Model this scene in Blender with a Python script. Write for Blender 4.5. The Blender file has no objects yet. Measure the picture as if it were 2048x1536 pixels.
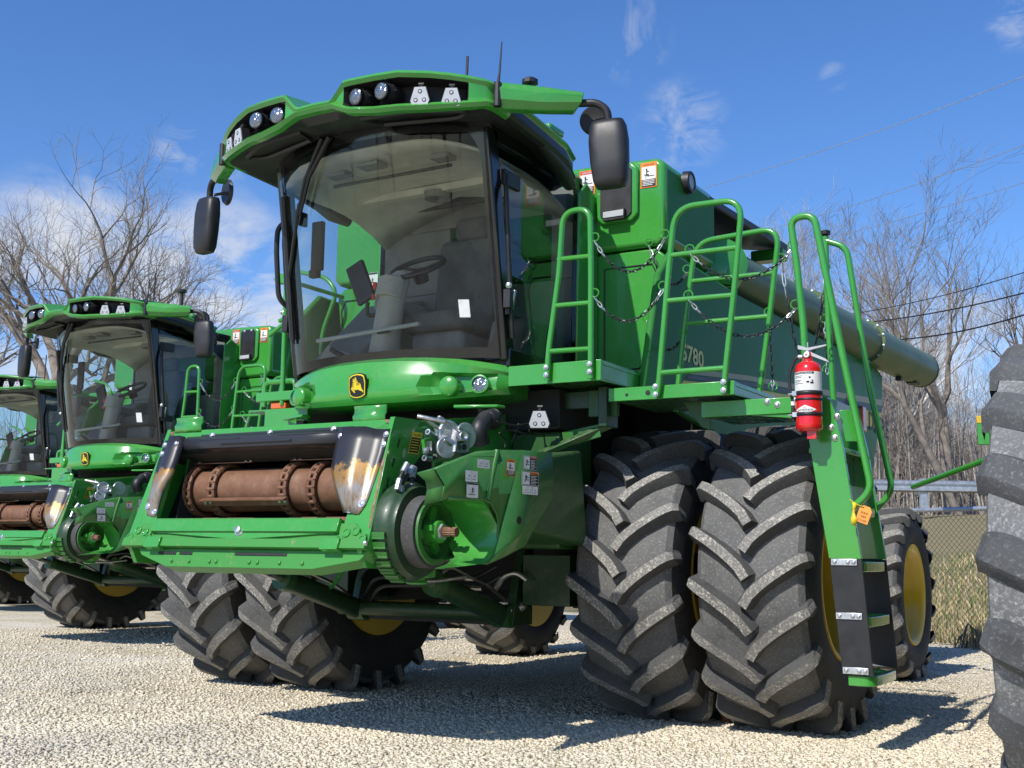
import bpy, bmesh, math, random
import numpy as np
from mathutils import Vector as V, Matrix as M, Quaternion as Q
C = bpy.context.scene.collection
R = math.radians
PI = math.pi
random.seed(7)
rng = np.random.default_rng(11)

# ------------------------------------------------------------------ camera survey
# the camera position was solved from the photo; px/py/pz turn a measured photo point
# that lies on the real plane X=v / Y=v / Z=v of the machine into its point in the yard
CAM = (4.705, -7.608, 1.066); YAW = 0.54117; PITCH = 0.14308; ROLL = 0.01468; FOC = 2358.985
def cam_axes():
    f = V((-math.sin(YAW)*math.cos(PITCH), math.cos(YAW)*math.cos(PITCH), math.sin(PITCH)))
    r = V((math.cos(YAW), math.sin(YAW), 0)); u = r.cross(f)
    c, s = math.cos(ROLL), math.sin(ROLL)
    return c*r+s*u, -s*r+c*u, f
AX = cam_axes()
def ray(x, y):
    return AX[0]*((x-1024)/FOC)+AX[1]*((768-y)/FOC)+AX[2]
def on(ax, x, y, v):
    d = ray(x, y); o = V(CAM); return o+d*((v-o[ax])/d[ax])
def px(x, y, v): return on(0, x, y, v)
def py(x, y, v): return on(1, x, y, v)
def pz(x, y, v): return on(2, x, y, v)

# ------------------------------------------------------------------ materials
MAT = {}
def new_mat(name):
    m = bpy.data.materials.new(name); m.use_nodes = True
    nt = m.node_tree; b = nt.nodes['Principled BSDF']
    return m, nt, b
def L(nt, a, b): nt.links.new(a, b)
def ramp(nt, fac, stops):
    r = nt.nodes.new('ShaderNodeValToRGB'); L(nt, fac, r.inputs[0])
    e = r.color_ramp.elements
    while len(e) < len(stops): e.new(0.5)
    for el, (p, c) in zip(e, stops):
        el.position = p; el.color = (c, c, c, 1) if not isinstance(c, tuple) else (*c, 1)
    return r
def noise(nt, scale, detail=4, rough=.6, coord='Object', stretch=None):
    tc = nt.nodes.new('ShaderNodeTexCoord'); n = nt.nodes.new('ShaderNodeTexNoise')
    n.inputs['Scale'].default_value = scale; n.inputs['Detail'].default_value = detail; n.inputs['Roughness'].default_value = rough
    if stretch:
        mp = nt.nodes.new('ShaderNodeMapping'); mp.inputs['Scale'].default_value = stretch
        L(nt, tc.outputs[coord], mp.inputs[0]); L(nt, mp.outputs[0], n.inputs['Vector'])
    else: L(nt, tc.outputs[coord], n.inputs['Vector'])
    return n
def mix(nt, fac, a, b, blend='MIX'):
    m = nt.nodes.new('ShaderNodeMix'); m.data_type = 'RGBA'; m.blend_type = blend
    for sock, v in ((m.inputs[0], fac), (m.inputs[6], a), (m.inputs[7], b)):
        if hasattr(v, 'links') or isinstance(v, bpy.types.NodeSocket): L(nt, v, sock)
        elif isinstance(v, tuple): sock.default_value = (*v, 1)
        else: sock.default_value = v
    return m.outputs[2]
def bump(nt, b, h, strength=.3, dist=.01):
    n = nt.nodes.new('ShaderNodeBump'); n.inputs['Strength'].default_value = strength; n.inputs['Distance'].default_value = dist
    L(nt, h, n.inputs['Height']); L(nt, n.outputs[0], b.inputs['Normal'])
def simple(name, col, rough=.5, metal=0., coat=0., vary=.15, scale=6., bumps=0., spec=.5):
    m, nt, b = new_mat(name)
    n = noise(nt, scale, 5)
    dark = tuple(c*(1-vary) for c in col); lite = tuple(min(1, c*(1+vary)) for c in col)
    r = ramp(nt, n.outputs['Fac'], [(.3, dark), (.7, lite)])
    L(nt, r.outputs[0], b.inputs['Base Color'])
    rr = ramp(nt, n.outputs['Fac'], [(.3, max(0, rough-.06)), (.75, min(1, rough+.08))])
    L(nt, rr.outputs[0], b.inputs['Roughness'])
    b.inputs['Metallic'].default_value = metal; b.inputs['Coat Weight'].default_value = coat
    b.inputs['Coat Roughness'].default_value = .06; b.inputs['Specular IOR Level'].default_value = spec
    if bumps:
        n2 = noise(nt, scale*14, 3); bump(nt, b, n2.outputs['Fac'], bumps, .004)
    MAT[name] = m; return m
def paint(name, col, dust=.25, rough=.22, coat=.7):
    m, nt, b = new_mat(name)
    n = noise(nt, 2.2, 6, .65); n2 = noise(nt, 26, 4, .7)
    c1 = mix(nt, n.outputs['Fac'], tuple(c*.86 for c in col), tuple(c*1.1 for c in col))
    geo = nt.nodes.new('ShaderNodeNewGeometry'); sep = nt.nodes.new('ShaderNodeSeparateXYZ'); L(nt, geo.outputs['Normal'], sep.inputs[0])
    up = ramp(nt, sep.outputs['Z'], [(.1, 0.), (.95, 1.)])
    mul = nt.nodes.new('ShaderNodeMath'); mul.operation = 'MULTIPLY'; L(nt, up.outputs[0], mul.inputs[0])
    r2 = ramp(nt, n2.outputs['Fac'], [(.42, 0.1), (.72, 1.)]); L(nt, r2.outputs[0], mul.inputs[1])
    mm = nt.nodes.new('ShaderNodeMath'); mm.operation = 'MULTIPLY'; mm.inputs[1].default_value = dust; L(nt, mul.outputs[0], mm.inputs[0])
    film = ramp(nt, n2.outputs['Fac'], [(.5, 0.), (.85, .15)])
    ad = nt.nodes.new('ShaderNodeMath'); ad.operation = 'ADD'; L(nt, mm.outputs[0], ad.inputs[0]); L(nt, film.outputs[0], ad.inputs[1])
    L(nt, mix(nt, ad.outputs[0], c1, (.30, .27, .21)), b.inputs['Base Color'])
    rr = ramp(nt, n.outputs['Fac'], [(.3, rough-.05), (.8, rough+.12)]); L(nt, rr.outputs[0], b.inputs['Roughness'])
    b.inputs['Coat Weight'].default_value = coat; b.inputs['Coat Roughness'].default_value = .05
    MAT[name] = m; return m

GREEN = (.045, .298, .038)
paint('green', GREEN)
paint('green_dusty_shade', (.018, .085, .017), dust=.35, rough=.42, coat=.1)  # dusty paint whose base is also darkened to imitate shade under the machine
paint('green_plastic', (.034, .160, .028), dust=.12, rough=.36, coat=.08)  # base darkened to imitate the shade on the shield's outward face
paint('green_side', (.038, .195, .044), dust=.1, rough=.30, coat=.0); MAT['green_side'].node_tree.nodes['Principled BSDF'].inputs['Specular IOR Level'].default_value = .06  # darker, duller paint copy standing for side shade and dark wood reflections
paint('green_shade', (.010, .045, .012), dust=.1, rough=.4, coat=.1)  # shaded copy of the green for drive and underside parts in shadow
paint('green_auger', (.115, .175, .085), dust=.2, rough=.34, coat=.0); MAT['green_auger'].node_tree.nodes['Principled BSDF'].inputs['Specular IOR Level'].default_value = .22
paint('yellow', (.66, .43, .012), dust=.15, rough=.35, coat=.3)
simple('black_plastic', (.018, .018, .020), .46, vary=.35, scale=9, bumps=.06)
simple('black_gloss', (.008, .008, .009), .18, coat=.4)
simple('underbody', (.012, .014, .012), .7, vary=.4)
simple('steel', (.50, .50, .48), .33, metal=1., vary=.25, scale=20)
simple('zinc', (.62, .64, .66), .36, metal=.85, vary=.2, scale=25)
simple('chain_steel', (.05, .052, .055), .35, metal=.6, vary=.5, scale=40)
simple('white', (.75, .75, .73), .4)
simple('lamp_white', (.44, .46, .48), .3, vary=.08)
simple('black_ink', (.012, .012, .012), .5)
simple('orange_ink', (.85, .22, .01), .45)
simple('red_ink', (.55, .03, .015), .45)
simple('yellow_ink', (.80, .58, .03), .4)
simple('gold_ink', (.95, .74, .18), .4)
simple('tan_ink', (.40, .33, .16), .4)
simple('navy_ink', (.01, .016, .04), .4)
simple('extinguisher_red', (.62, .012, .012), .2, coat=.8, vary=.08)
simple('orange_lens', (.75, .12, .01), .25, coat=.6)
simple('headliner', (.62, .60, .51), .8, vary=.12)
simple('cab_trim', (.23, .225, .21), .6, vary=.2)
simple('column_plastic', (.46, .43, .37), .32, coat=.2, vary=.1)
simple('seat_fabric', (.11, .11, .105), .9, vary=.3, bumps=.2)
simple('tag_orange', (.80, .30, .05), .7)
simple('cable_black', (.012, .012, .012), .6)
simple('galvanised', (.52, .54, .56), .45, metal=.75, vary=.2, scale=8)
simple('fence_black', (.03, .03, .03), .5)
simple('bark_brown', (.205, .172, .138), .95, vary=.45, scale=3, bumps=.5)
simple('bark_grey', (.30, .265, .225), .95, vary=.4, scale=3, bumps=.4)
simple('bark_pale', (.60, .57, .51), .9, vary=.5, scale=2.2, bumps=.3)
simple('twig', (.215, .180, .145), .95, vary=.3)
simple('twig_pale', (.34, .31, .275), .95, vary=.3)
simple('brick', (.22, .09, .05), .9, vary=.4, scale=30, bumps=.5)

def mk_rubber(name, base, dirt, thr):
    m, nt, b = new_mat(name)
    n = noise(nt, 7, 6, .7); n2 = noise(nt, 70, 4, .75); n3 = noise(nt, 3.0, 5, .7, stretch=(1, 1, 6))
    nl = noise(nt, 2.3, 6, .72); rl = ramp(nt, nl.outputs['Fac'], [(.34, 0.), (.66, 1.)])
    c = mix(nt, rl.outputs[0], tuple(x*.48 for x in base), tuple(x*1.35 for x in base)); c = mix(nt, n.outputs['Fac'], c, tuple(x*.9 for x in base))
    r = ramp(nt, n2.outputs['Fac'], [(thr, 0.), (thr+.16, 1.)])
    r3 = ramp(nt, n3.outputs['Fac'], [(.35, .25), (.7, 1.)])
    mu = nt.nodes.new('ShaderNodeMath'); mu.operation = 'MULTIPLY'; L(nt, r.outputs[0], mu.inputs[0]); L(nt, r3.outputs[0], mu.inputs[1])
    vo = nt.nodes.new('ShaderNodeTexVoronoi'); vo.feature = 'DISTANCE_TO_EDGE'; vo.inputs['Scale'].default_value = 8; tcv = nt.nodes.new('ShaderNodeTexCoord'); nd = noise(nt, 5, 3, .6); mv = nt.nodes.new('ShaderNodeVectorMath'); mv.operation = 'ADD'; L(nt, tcv.outputs['Object'], mv.inputs[0]); L(nt, nd.outputs['Color'], mv.inputs[1]); L(nt, mv.outputs[0], vo.inputs['Vector'])
    cr = ramp(nt, vo.outputs['Distance'], [(.006, .6), (.016, 0.)]); msk = ramp(nt, n.outputs['Fac'], [(.48, 0.), (.62, 1.)])
    mc = nt.nodes.new('ShaderNodeMath'); mc.operation = 'MULTIPLY'; L(nt, cr.outputs[0], mc.inputs[0]); L(nt, msk.outputs[0], mc.inputs[1])
    mx = nt.nodes.new('ShaderNodeMath'); mx.operation = 'MAXIMUM'; L(nt, mu.outputs[0], mx.inputs[0]); L(nt, mc.outputs[0], mx.inputs[1])
    L(nt, mix(nt, mx.outputs[0], c, dirt), b.inputs['Base Color'])
    b.inputs['Roughness'].default_value = .78; b.inputs['Specular IOR Level'].default_value = .35
    ad = nt.nodes.new('ShaderNodeMath'); ad.operation = 'ADD'; L(nt, n2.outputs['Fac'], ad.inputs[0]); L(nt, n.outputs['Fac'], ad.inputs[1])
    bump(nt, b, ad.outputs[0], .35, .006)
    MAT[name] = m
mk_rubber('rubber', (.125, .125, .122), (.30, .29, .265), .52)
mk_rubber('rubber_side', (.040, .040, .039), (.15, .145, .13), .55)
mk_rubber('rubber_lug', (.19, .185, .172), (.66, .62, .53), .485)
mk_rubber('rubber_worn', (.165, .168, .170), (.42, .42, .40), .50)
mk_rubber('rubber_dark', (.085, .088, .092), (.28, .28, .27), .55)
mk_rubber('rubber_wall', (.078, .078, .076), (.20, .195, .18), .55)

def mk_rust():
    m, nt, b = new_mat('rust')
    n = noise(nt, 9, 8, .72); n2 = noise(nt, 60, 4, .7)
    r = ramp(nt, n.outputs['Fac'], [(.25, (.05, .022, .012)), (.42, (.17, .072, .036)), (.56, (.25, .125, .07)), (.66, (.30, .22, .17)), (.8, (.34, .32, .30))])
    L(nt, mix(nt, n2.outputs['Fac'], r.outputs[0], (.17, .085, .05), 'MIX'), b.inputs['Base Color'])
    b.inputs['Roughness'].default_value = .62; b.inputs['Metallic'].default_value = .25
    bump(nt, b, n2.outputs['Fac'], .3, .004); MAT['rust'] = m
    # black deflector sheet worn through to bare rusty metal low down (Object Z drives the wear)
    m, nt, b = new_mat('worn_sheet')
    tc = nt.nodes.new('ShaderNodeTexCoord'); sp = nt.nodes.new('ShaderNodeSeparateXYZ'); L(nt, tc.outputs['Object'], sp.inputs[0])
    n = noise(nt, 6, 7, .7); n4 = noise(nt, 22, 6, .7, stretch=(3, 1, .6))
    ma = nt.nodes.new('ShaderNodeMath'); ma.operation = 'MULTIPLY_ADD'; ma.inputs[1].default_value = .42; L(nt, n.outputs['Fac'], ma.inputs[0]); L(nt, sp.outputs['Z'], ma.inputs[2])
    edge = ramp(nt, ma.outputs[0], [(0, 0.), (1, 1.)])
    mr = nt.nodes.new('ShaderNodeMapRange'); mr.inputs[1].default_value = 1.715; mr.inputs[2].default_value = 1.74; L(nt, ma.outputs[0], mr.inputs[0])
    bare = ramp(nt, n4.outputs['Fac'], [(.30, (.16, .07, .028)), (.42, (.27, .19, .12)), (.52, (.27, .255, .24)), (.8, (.36, .345, .33))])
    mo = nt.nodes.new('ShaderNodeMapRange'); mo.inputs[1].default_value = 1.62; mo.inputs[2].default_value = 1.70; L(nt, ma.outputs[0], mo.inputs[0])
    rim_ = mix(nt, mo.outputs[0], bare.outputs[0], (.34, .19, .055))
    L(nt, mix(nt, mr.outputs[0], rim_, (.022, .022, .026)), b.inputs['Base Color'])
    b.inputs['Roughness'].default_value = .38
    mt = ramp(nt, mr.outputs[0], [(0, .35), (1, 0.)]); L(nt, mt.outputs[0], b.inputs['Metallic'])
    MAT['worn_sheet'] = m
    # green paint worn to rust along an edge: noise driven patches
    m, nt, b = new_mat('green_worn')
    n = noise(nt, 8, 8, .75); n2 = noise(nt, 40, 5, .7)
    f = ramp(nt, n.outputs['Fac'], [(.60, 0.), (.72, .85)])
    g = mix(nt, n2.outputs['Fac'], tuple(c*.8 for c in GREEN), (.05, .24, .04))
    rs = ramp(nt, n2.outputs['Fac'], [(.35, (.16, .075, .035)), (.55, (.36, .27, .14)), (.7, (.42, .36, .22))])
    L(nt, mix(nt, f.outputs[0], g, rs.outputs[0]), b.inputs['Base Color']); b.inputs['Roughness'].default_value = .45
    MAT['green_worn'] = m
    m, nt, b = new_mat('edge_wear'); n = noise(nt, 14, 7, .75); n2 = noise(nt, 60, 4, .7)
    r = ramp(nt, n.outputs['Fac'], [(.36, GREEN), (.44, (.13, .06, .03)), (.52, (.30, .16, .08)), (.62, (.38, .36, .32)), (.70, GREEN)]); L(nt, mix(nt, n2.outputs['Fac'], r.outputs[0], (.16, .09, .05)), b.inputs['Base Color']); b.inputs['Roughness'].default_value = .5; MAT['edge_wear'] = m
mk_rust()

def mk_glass(name, tint, dirt, ior=1.5):
    m = bpy.data.materials.new(name); m.use_nodes = True; nt = m.node_tree; nt.nodes.clear()
    out = nt.nodes.new('ShaderNodeOutputMaterial'); tr = nt.nodes.new('ShaderNodeBsdfTransparent'); tr.inputs[0].default_value = (*tint, 1)
    gl = nt.nodes.new('ShaderNodeBsdfGlossy'); gl.inputs['Roughness'].default_value = .015; gl.inputs[0].default_value = (1, 1, 1, 1)
    fr = nt.nodes.new('ShaderNodeFresnel'); fr.inputs[0].default_value = ior
    m1 = nt.nodes.new('ShaderNodeMixShader'); L(nt, fr.outputs[0], m1.inputs[0]); L(nt, tr.outputs[0], m1.inputs[1]); L(nt, gl.outputs[0], m1.inputs[2])
    df = nt.nodes.new('ShaderNodeBsdfDiffuse'); df.inputs[0].default_value = (.50, .50, .48, 1)
    a = noise(nt, 5, 6, .7); s = noise(nt, 9, 5, .7, stretch=(6, 6, .6)); sp = noise(nt, 34, 3, .6, stretch=(2.4, 2.4, .35))
    ra = ramp(nt, a.outputs['Fac'], [(.35, .0), (.8, .10*dirt)]); rs = ramp(nt, s.outputs['Fac'], [(.5, .0), (.8, .15*dirt)]); rp = ramp(nt, sp.outputs['Fac'], [(.70, 0.), (.725, 1.6*dirt)])
    ad = nt.nodes.new('ShaderNodeMath'); ad.operation = 'ADD'; L(nt, ra.outputs[0], ad.inputs[0]); L(nt, rs.outputs[0], ad.inputs[1])
    a2 = nt.nodes.new('ShaderNodeMath'); a2.operation = 'ADD'; L(nt, ad.outputs[0], a2.inputs[0]); L(nt, rp.outputs[0], a2.inputs[1])
    m2 = nt.nodes.new('ShaderNodeMixShader'); L(nt, a2.outputs[0], m2.inputs[0]); L(nt, m1.outputs[0], m2.inputs[1]); L(nt, df.outputs[0], m2.inputs[2])
    L(nt, m2.outputs[0], out.inputs[0]); MAT[name] = m
mk_glass('windshield', (.92, .96, .94), .11, 1.36)
mk_glass('side_glass', (.70, .79, .80), .10, 1.5)
def mk_lens():
    m, nt, b = new_mat('clear_lens'); b.inputs['Base Color'].default_value = (.20, .23, .27, 1); b.inputs['Metallic'].default_value = .7
    b.inputs['Roughness'].default_value = .12; b.inputs['Coat Weight'].default_value = 1
    v = nt.nodes.new('ShaderNodeTexVoronoi'); v.inputs['Scale'].default_value = 60; tc = nt.nodes.new('ShaderNodeTexCoord'); L(nt, tc.outputs['Object'], v.inputs[0])
    bump(nt, b, v.outputs['Distance'], .6, .01); MAT['clear_lens'] = m
mk_lens()

# ------------------------------------------------------------------ mesh builder
def fillet(pts, r, n=6):
    pts = [V(p) for p in pts]; out = [pts[0]]
    for i in range(1, len(pts)-1):
        a, b, c = pts[i-1], pts[i], pts[i+1]
        d1 = (a-b); d2 = (c-b); l1, l2 = d1.length, d2.length
        t = min(r, l1*.48, l2*.48); d1.normalize(); d2.normalize()
        p, q = b+d1*t, b+d2*t
        for k in range(n+1):
            s = k/n; out.append(p*(1-s)**2+b*2*s*(1-s)+q*s*s)
    out.append(pts[-1]); return out
class MB:
    def __init__(s): s.v = []; s.f = []; s.m = []; s.mats = []
    def mi(s, mat):
        if mat not in s.mats: s.mats.append(mat)
        return s.mats.index(mat)
    def add(s, vs, fs, mat):
        o = len(s.v); k = s.mi(mat)
        s.v += [tuple(p) for p in vs]; s.f += [tuple(i+o for i in f) for f in fs]; s.m += [k]*len(fs)
        return s
    def box(s, lo, hi, mat, T=None):
        x0, y0, z0 = lo; x1, y1, z1 = hi
        p = [V(q) for q in ((x0,y0,z0),(x1,y0,z0),(x1,y1,z0),(x0,y1,z0),(x0,y0,z1),(x1,y0,z1),(x1,y1,z1),(x0,y1,z1))]
        if T: p = [T @ q for q in p]
        return s.add(p, [(0,3,2,1),(4,5,6,7),(0,1,5,4),(1,2,6,5),(2,3,7,6),(3,0,4,7)], mat)
    def cbox(s, c, size, mat, rot=None):
        h = V(size)/2; T = M.Translation(V(c)) @ (rot.to_4x4() if rot else M.Identity(4))
        return s.box(tuple(-h), tuple(h), mat, T)
    def prism(s, poly, vec, mat, mat_side=None):
        n = len(poly); a = [V(p) for p in poly]; b = [p+V(vec) for p in a]
        nor = V((0, 0, 0))
        for i in range(n): nor += a[i].cross(a[(i+1) % n])
        flip = nor.dot(V(vec)) > 0
        f0 = tuple(range(n)); f1 = tuple(range(n, 2*n))
        caps = [f0[::-1] if flip else f0, f1 if flip else f1[::-1]]
        sd = [((i, (i+1) % n, n+(i+1) % n, n+i) if flip else (i, n+i, n+(i+1) % n, (i+1) % n)) for i in range(n)]
        s.add(a+b, caps, mat)
        o = len(s.v)-2*n; k = s.mi(mat_side or mat)
        s.f += [tuple(i+o for i in f) for f in sd]; s.m += [k]*n
        return s
    def tube(s, pts, r, mat, n=10, closed=False, cap=True, flat=1.):
        pts = [V(p) for p in pts]; k = len(pts); rs = r if isinstance(r, (list, tuple)) else [r]*k
        tg = []
        for i in range(k):
            a = pts[(i-1) % k] if (closed or i > 0) else pts[i]; b = pts[(i+1) % k] if (closed or i < k-1) else pts[i]
            t = (b-a); tg.append(t.normalized() if t.length > 1e-9 else V((0, 0, 1)))
        up = V((0, 0, 1)) if abs(tg[0].z) < .9 else V((1, 0, 0))
        u = tg[0].cross(up).normalized(); vs = []
        for i in range(k):
            u = (u-tg[i]*u.dot(tg[i])); u = u.normalized() if u.length > 1e-6 else tg[i].orthogonal().normalized()
            w = tg[i].cross(u)
            for j in range(n):
                a = 2*PI*j/n; vs.append(pts[i]+u*(math.cos(a)*rs[i])+w*(math.sin(a)*rs[i]*flat))
        fs = []
        for i in range(k if closed else k-1):
            i2 = (i+1) % k
            for j in range(n):
                j2 = (j+1) % n; fs.append((i*n+j, i*n+j2, i2*n+j2, i2*n+j))
        if cap and not closed:
            fs.append(tuple(range(n-1, -1, -1))); fs.append(tuple((k-1)*n+j for j in range(n)))
        return s.add(vs, fs, mat)
    def lathe(s, prof, org, axis, mat, n=24, mats=None):
        ax = V(axis).normalized(); u = ax.orthogonal().normalized(); w = ax.cross(u); org = V(org)
        vs = []
        for (h, r) in prof:
            for j in range(n):
                a = 2*PI*j/n; vs.append(org+ax*h+(u*math.cos(a)+w*math.sin(a))*r)
        for i in range(len(prof)-1):
            fs = [(i*n+j, i*n+(j+1) % n, (i+1)*n+(j+1) % n, (i+1)*n+j) for j in range(n)]
            if i == 0: base = len(s.v); s.v += [tuple(p) for p in vs]
            k = s.mi(mats[i] if mats else mat); s.f += [tuple(q+base for q in f) for f in fs]; s.m += [k]*len(fs)
        for (i, rev) in ((0, True), (len(prof)-1, False)):
            if prof[i][1] > 1e-4:
                f = [base+i*n+j for j in range(n)]
                s.f.append(tuple(f[::-1] if rev else f)); s.m.append(s.mi((mats[0 if rev else -1]) if mats else mat))
        return s
    def grid(s, rows, mat, thick=0., closed=False):
        rows = [[V(p) for p in r] for r in rows]; a = len(rows); b = len(rows[0])
        vs = [p for r in rows for p in r]; bb = b if closed else b-1
        fs = [(i*b+j, i*b+(j+1) % b, (i+1)*b+(j+1) % b, (i+1)*b+j) for i in range(a-1) for j in range(bb)]
        s.add(vs, fs, mat)
        return s
    def ball(s, c, r, mat, n=12, m=8, sc=(1, 1, 1), rot=None):
        vs = []; fs = []
        for i in range(m+1):
            t = PI*i/m
            for j in range(n):
                p = 2*PI*j/n; q = V((math.sin(t)*math.cos(p)*r*sc[0], math.sin(t)*math.sin(p)*r*sc[1], math.cos(t)*r*sc[2]))
                if rot: q = rot @ q
                vs.append(V(c)+q)
        for i in range(m):
            for j in range(n): fs.append((i*n+j, (i+1)*n+j, (i+1)*n+(j+1) % n, i*n+(j+1) % n))
        return s.add(vs, fs, mat)
    def bolt(s, p, d, r=.014, mat='zinc'):
        d = V(d).normalized()
        s.lathe([(-.004, r*1.5), (.003, r*1.5), (.0031, r), (r*.95, r), (r*1.1, r*.6)], p, d, mat, 8); return s
    def text(s, st, org, xd, yd, h, mat, lift=.0015, wid=None, center=True, bold=0.):
        vs, fs, bb = text_mesh(st, bold)
        xd = V(xd).normalized(); yd = V(yd).normalized(); zd = xd.cross(yd)
        sc = h/.70; w = bb[1]-bb[0]; sx = sc if wid is None else wid/w
        ox = (bb[0]+bb[1])/2 if center else bb[0]
        p = [V(org)+xd*((v[0]-ox)*sx)+yd*((v[1]-.35)*sc)+zd*lift for v in vs]
        return s.add(p, fs, mat)
    def quad(s, c, xd, yd, w, h, mat, lift=0.):
        xd = V(xd).normalized(); yd = V(yd).normalized(); z = xd.cross(yd)*lift; c = V(c)
        return s.add([c-xd*w/2-yd*h/2+z, c+xd*w/2-yd*h/2+z, c+xd*w/2+yd*h/2+z, c-xd*w/2+yd*h/2+z], [(0, 1, 2, 3)], mat)
    def build(s, name, parent=None, smooth=35, bevel=0., seg=2, solid=0., sub=0, label=None, weld=False):
        me = bpy.data.meshes.new(name); me.from_pydata(s.v, [], s.f)
        for mt in s.mats: me.materials.append(MAT[mt])
        me.polygons.foreach_set('material_index', s.m)
        if weld:
            bm = bmesh.new(); bm.from_mesh(me); bmesh.ops.remove_doubles(bm, verts=bm.verts, dist=1e-4)
            bmesh.ops.recalc_face_normals(bm, faces=bm.faces); bm.to_mesh(me); bm.free()
        me.update()
        if smooth:
            me.shade_smooth(); me.set_sharp_from_angle(angle=R(smooth))
        o = bpy.data.objects.new(name, me); C.objects.link(o)
        if parent: o.parent = parent
        if solid:
            md = o.modifiers.new('thickness', 'SOLIDIFY'); md.thickness = solid; md.offset = -1
        if sub:
            md = o.modifiers.new('smooth', 'SUBSURF'); md.levels = sub; md.render_levels = sub
        if bevel:
            md = o.modifiers.new('edge', 'BEVEL'); md.width = bevel; md.segments = seg; md.limit_method = 'ANGLE'; md.angle_limit = R(40)
        if label: o['label'] = label
        return o
_tc = {}
def text_mesh(st, bold=0.):
    key = st+str(bold)
    if key in _tc: return _tc[key]
    cu = bpy.data.curves.new('lettering', 'FONT'); cu.body = st; cu.resolution_u = 3; cu.offset = bold
    o = bpy.data.objects.new('lettering', cu); C.objects.link(o)
    dg = bpy.context.evaluated_depsgraph_get(); me = bpy.data.meshes.new_from_object(o.evaluated_get(dg))
    vs = [tuple(v.co) for v in me.vertices]; fs = [tuple(p.vertices) for p in me.polygons]
    bpy.data.objects.remove(o); bpy.data.curves.remove(cu); bpy.data.meshes.remove(me)
    xs = [v[0] for v in vs]; _tc[key] = (vs, fs, (min(xs), max(xs))); return _tc[key]
def empty(name, loc=(0, 0, 0), parent=None):
    o = bpy.data.objects.new(name, None); o.empty_display_size = .2; C.objects.link(o); o.location = loc
    if parent: o.parent = parent
    return o
def tag(o, label, cat, group=None):
    o['label'] = label; o['category'] = cat
    if group: o['group'] = group
    return o
def struct(o): o['kind'] = 'structure'; return o
def stuff(o, label=None, cat=None):
    o['kind'] = 'stuff'
    if label: o['label'] = label
    if cat: o['category'] = cat
    return o
def dup(o, parent=None, skip=()):
    c = o.copy(); C.objects.link(c); c.parent = parent
    for ch in o.children:
        if ch.name.split('.')[0] in skip or ch in skip: continue
        dup(ch, c, skip)
    return c
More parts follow.
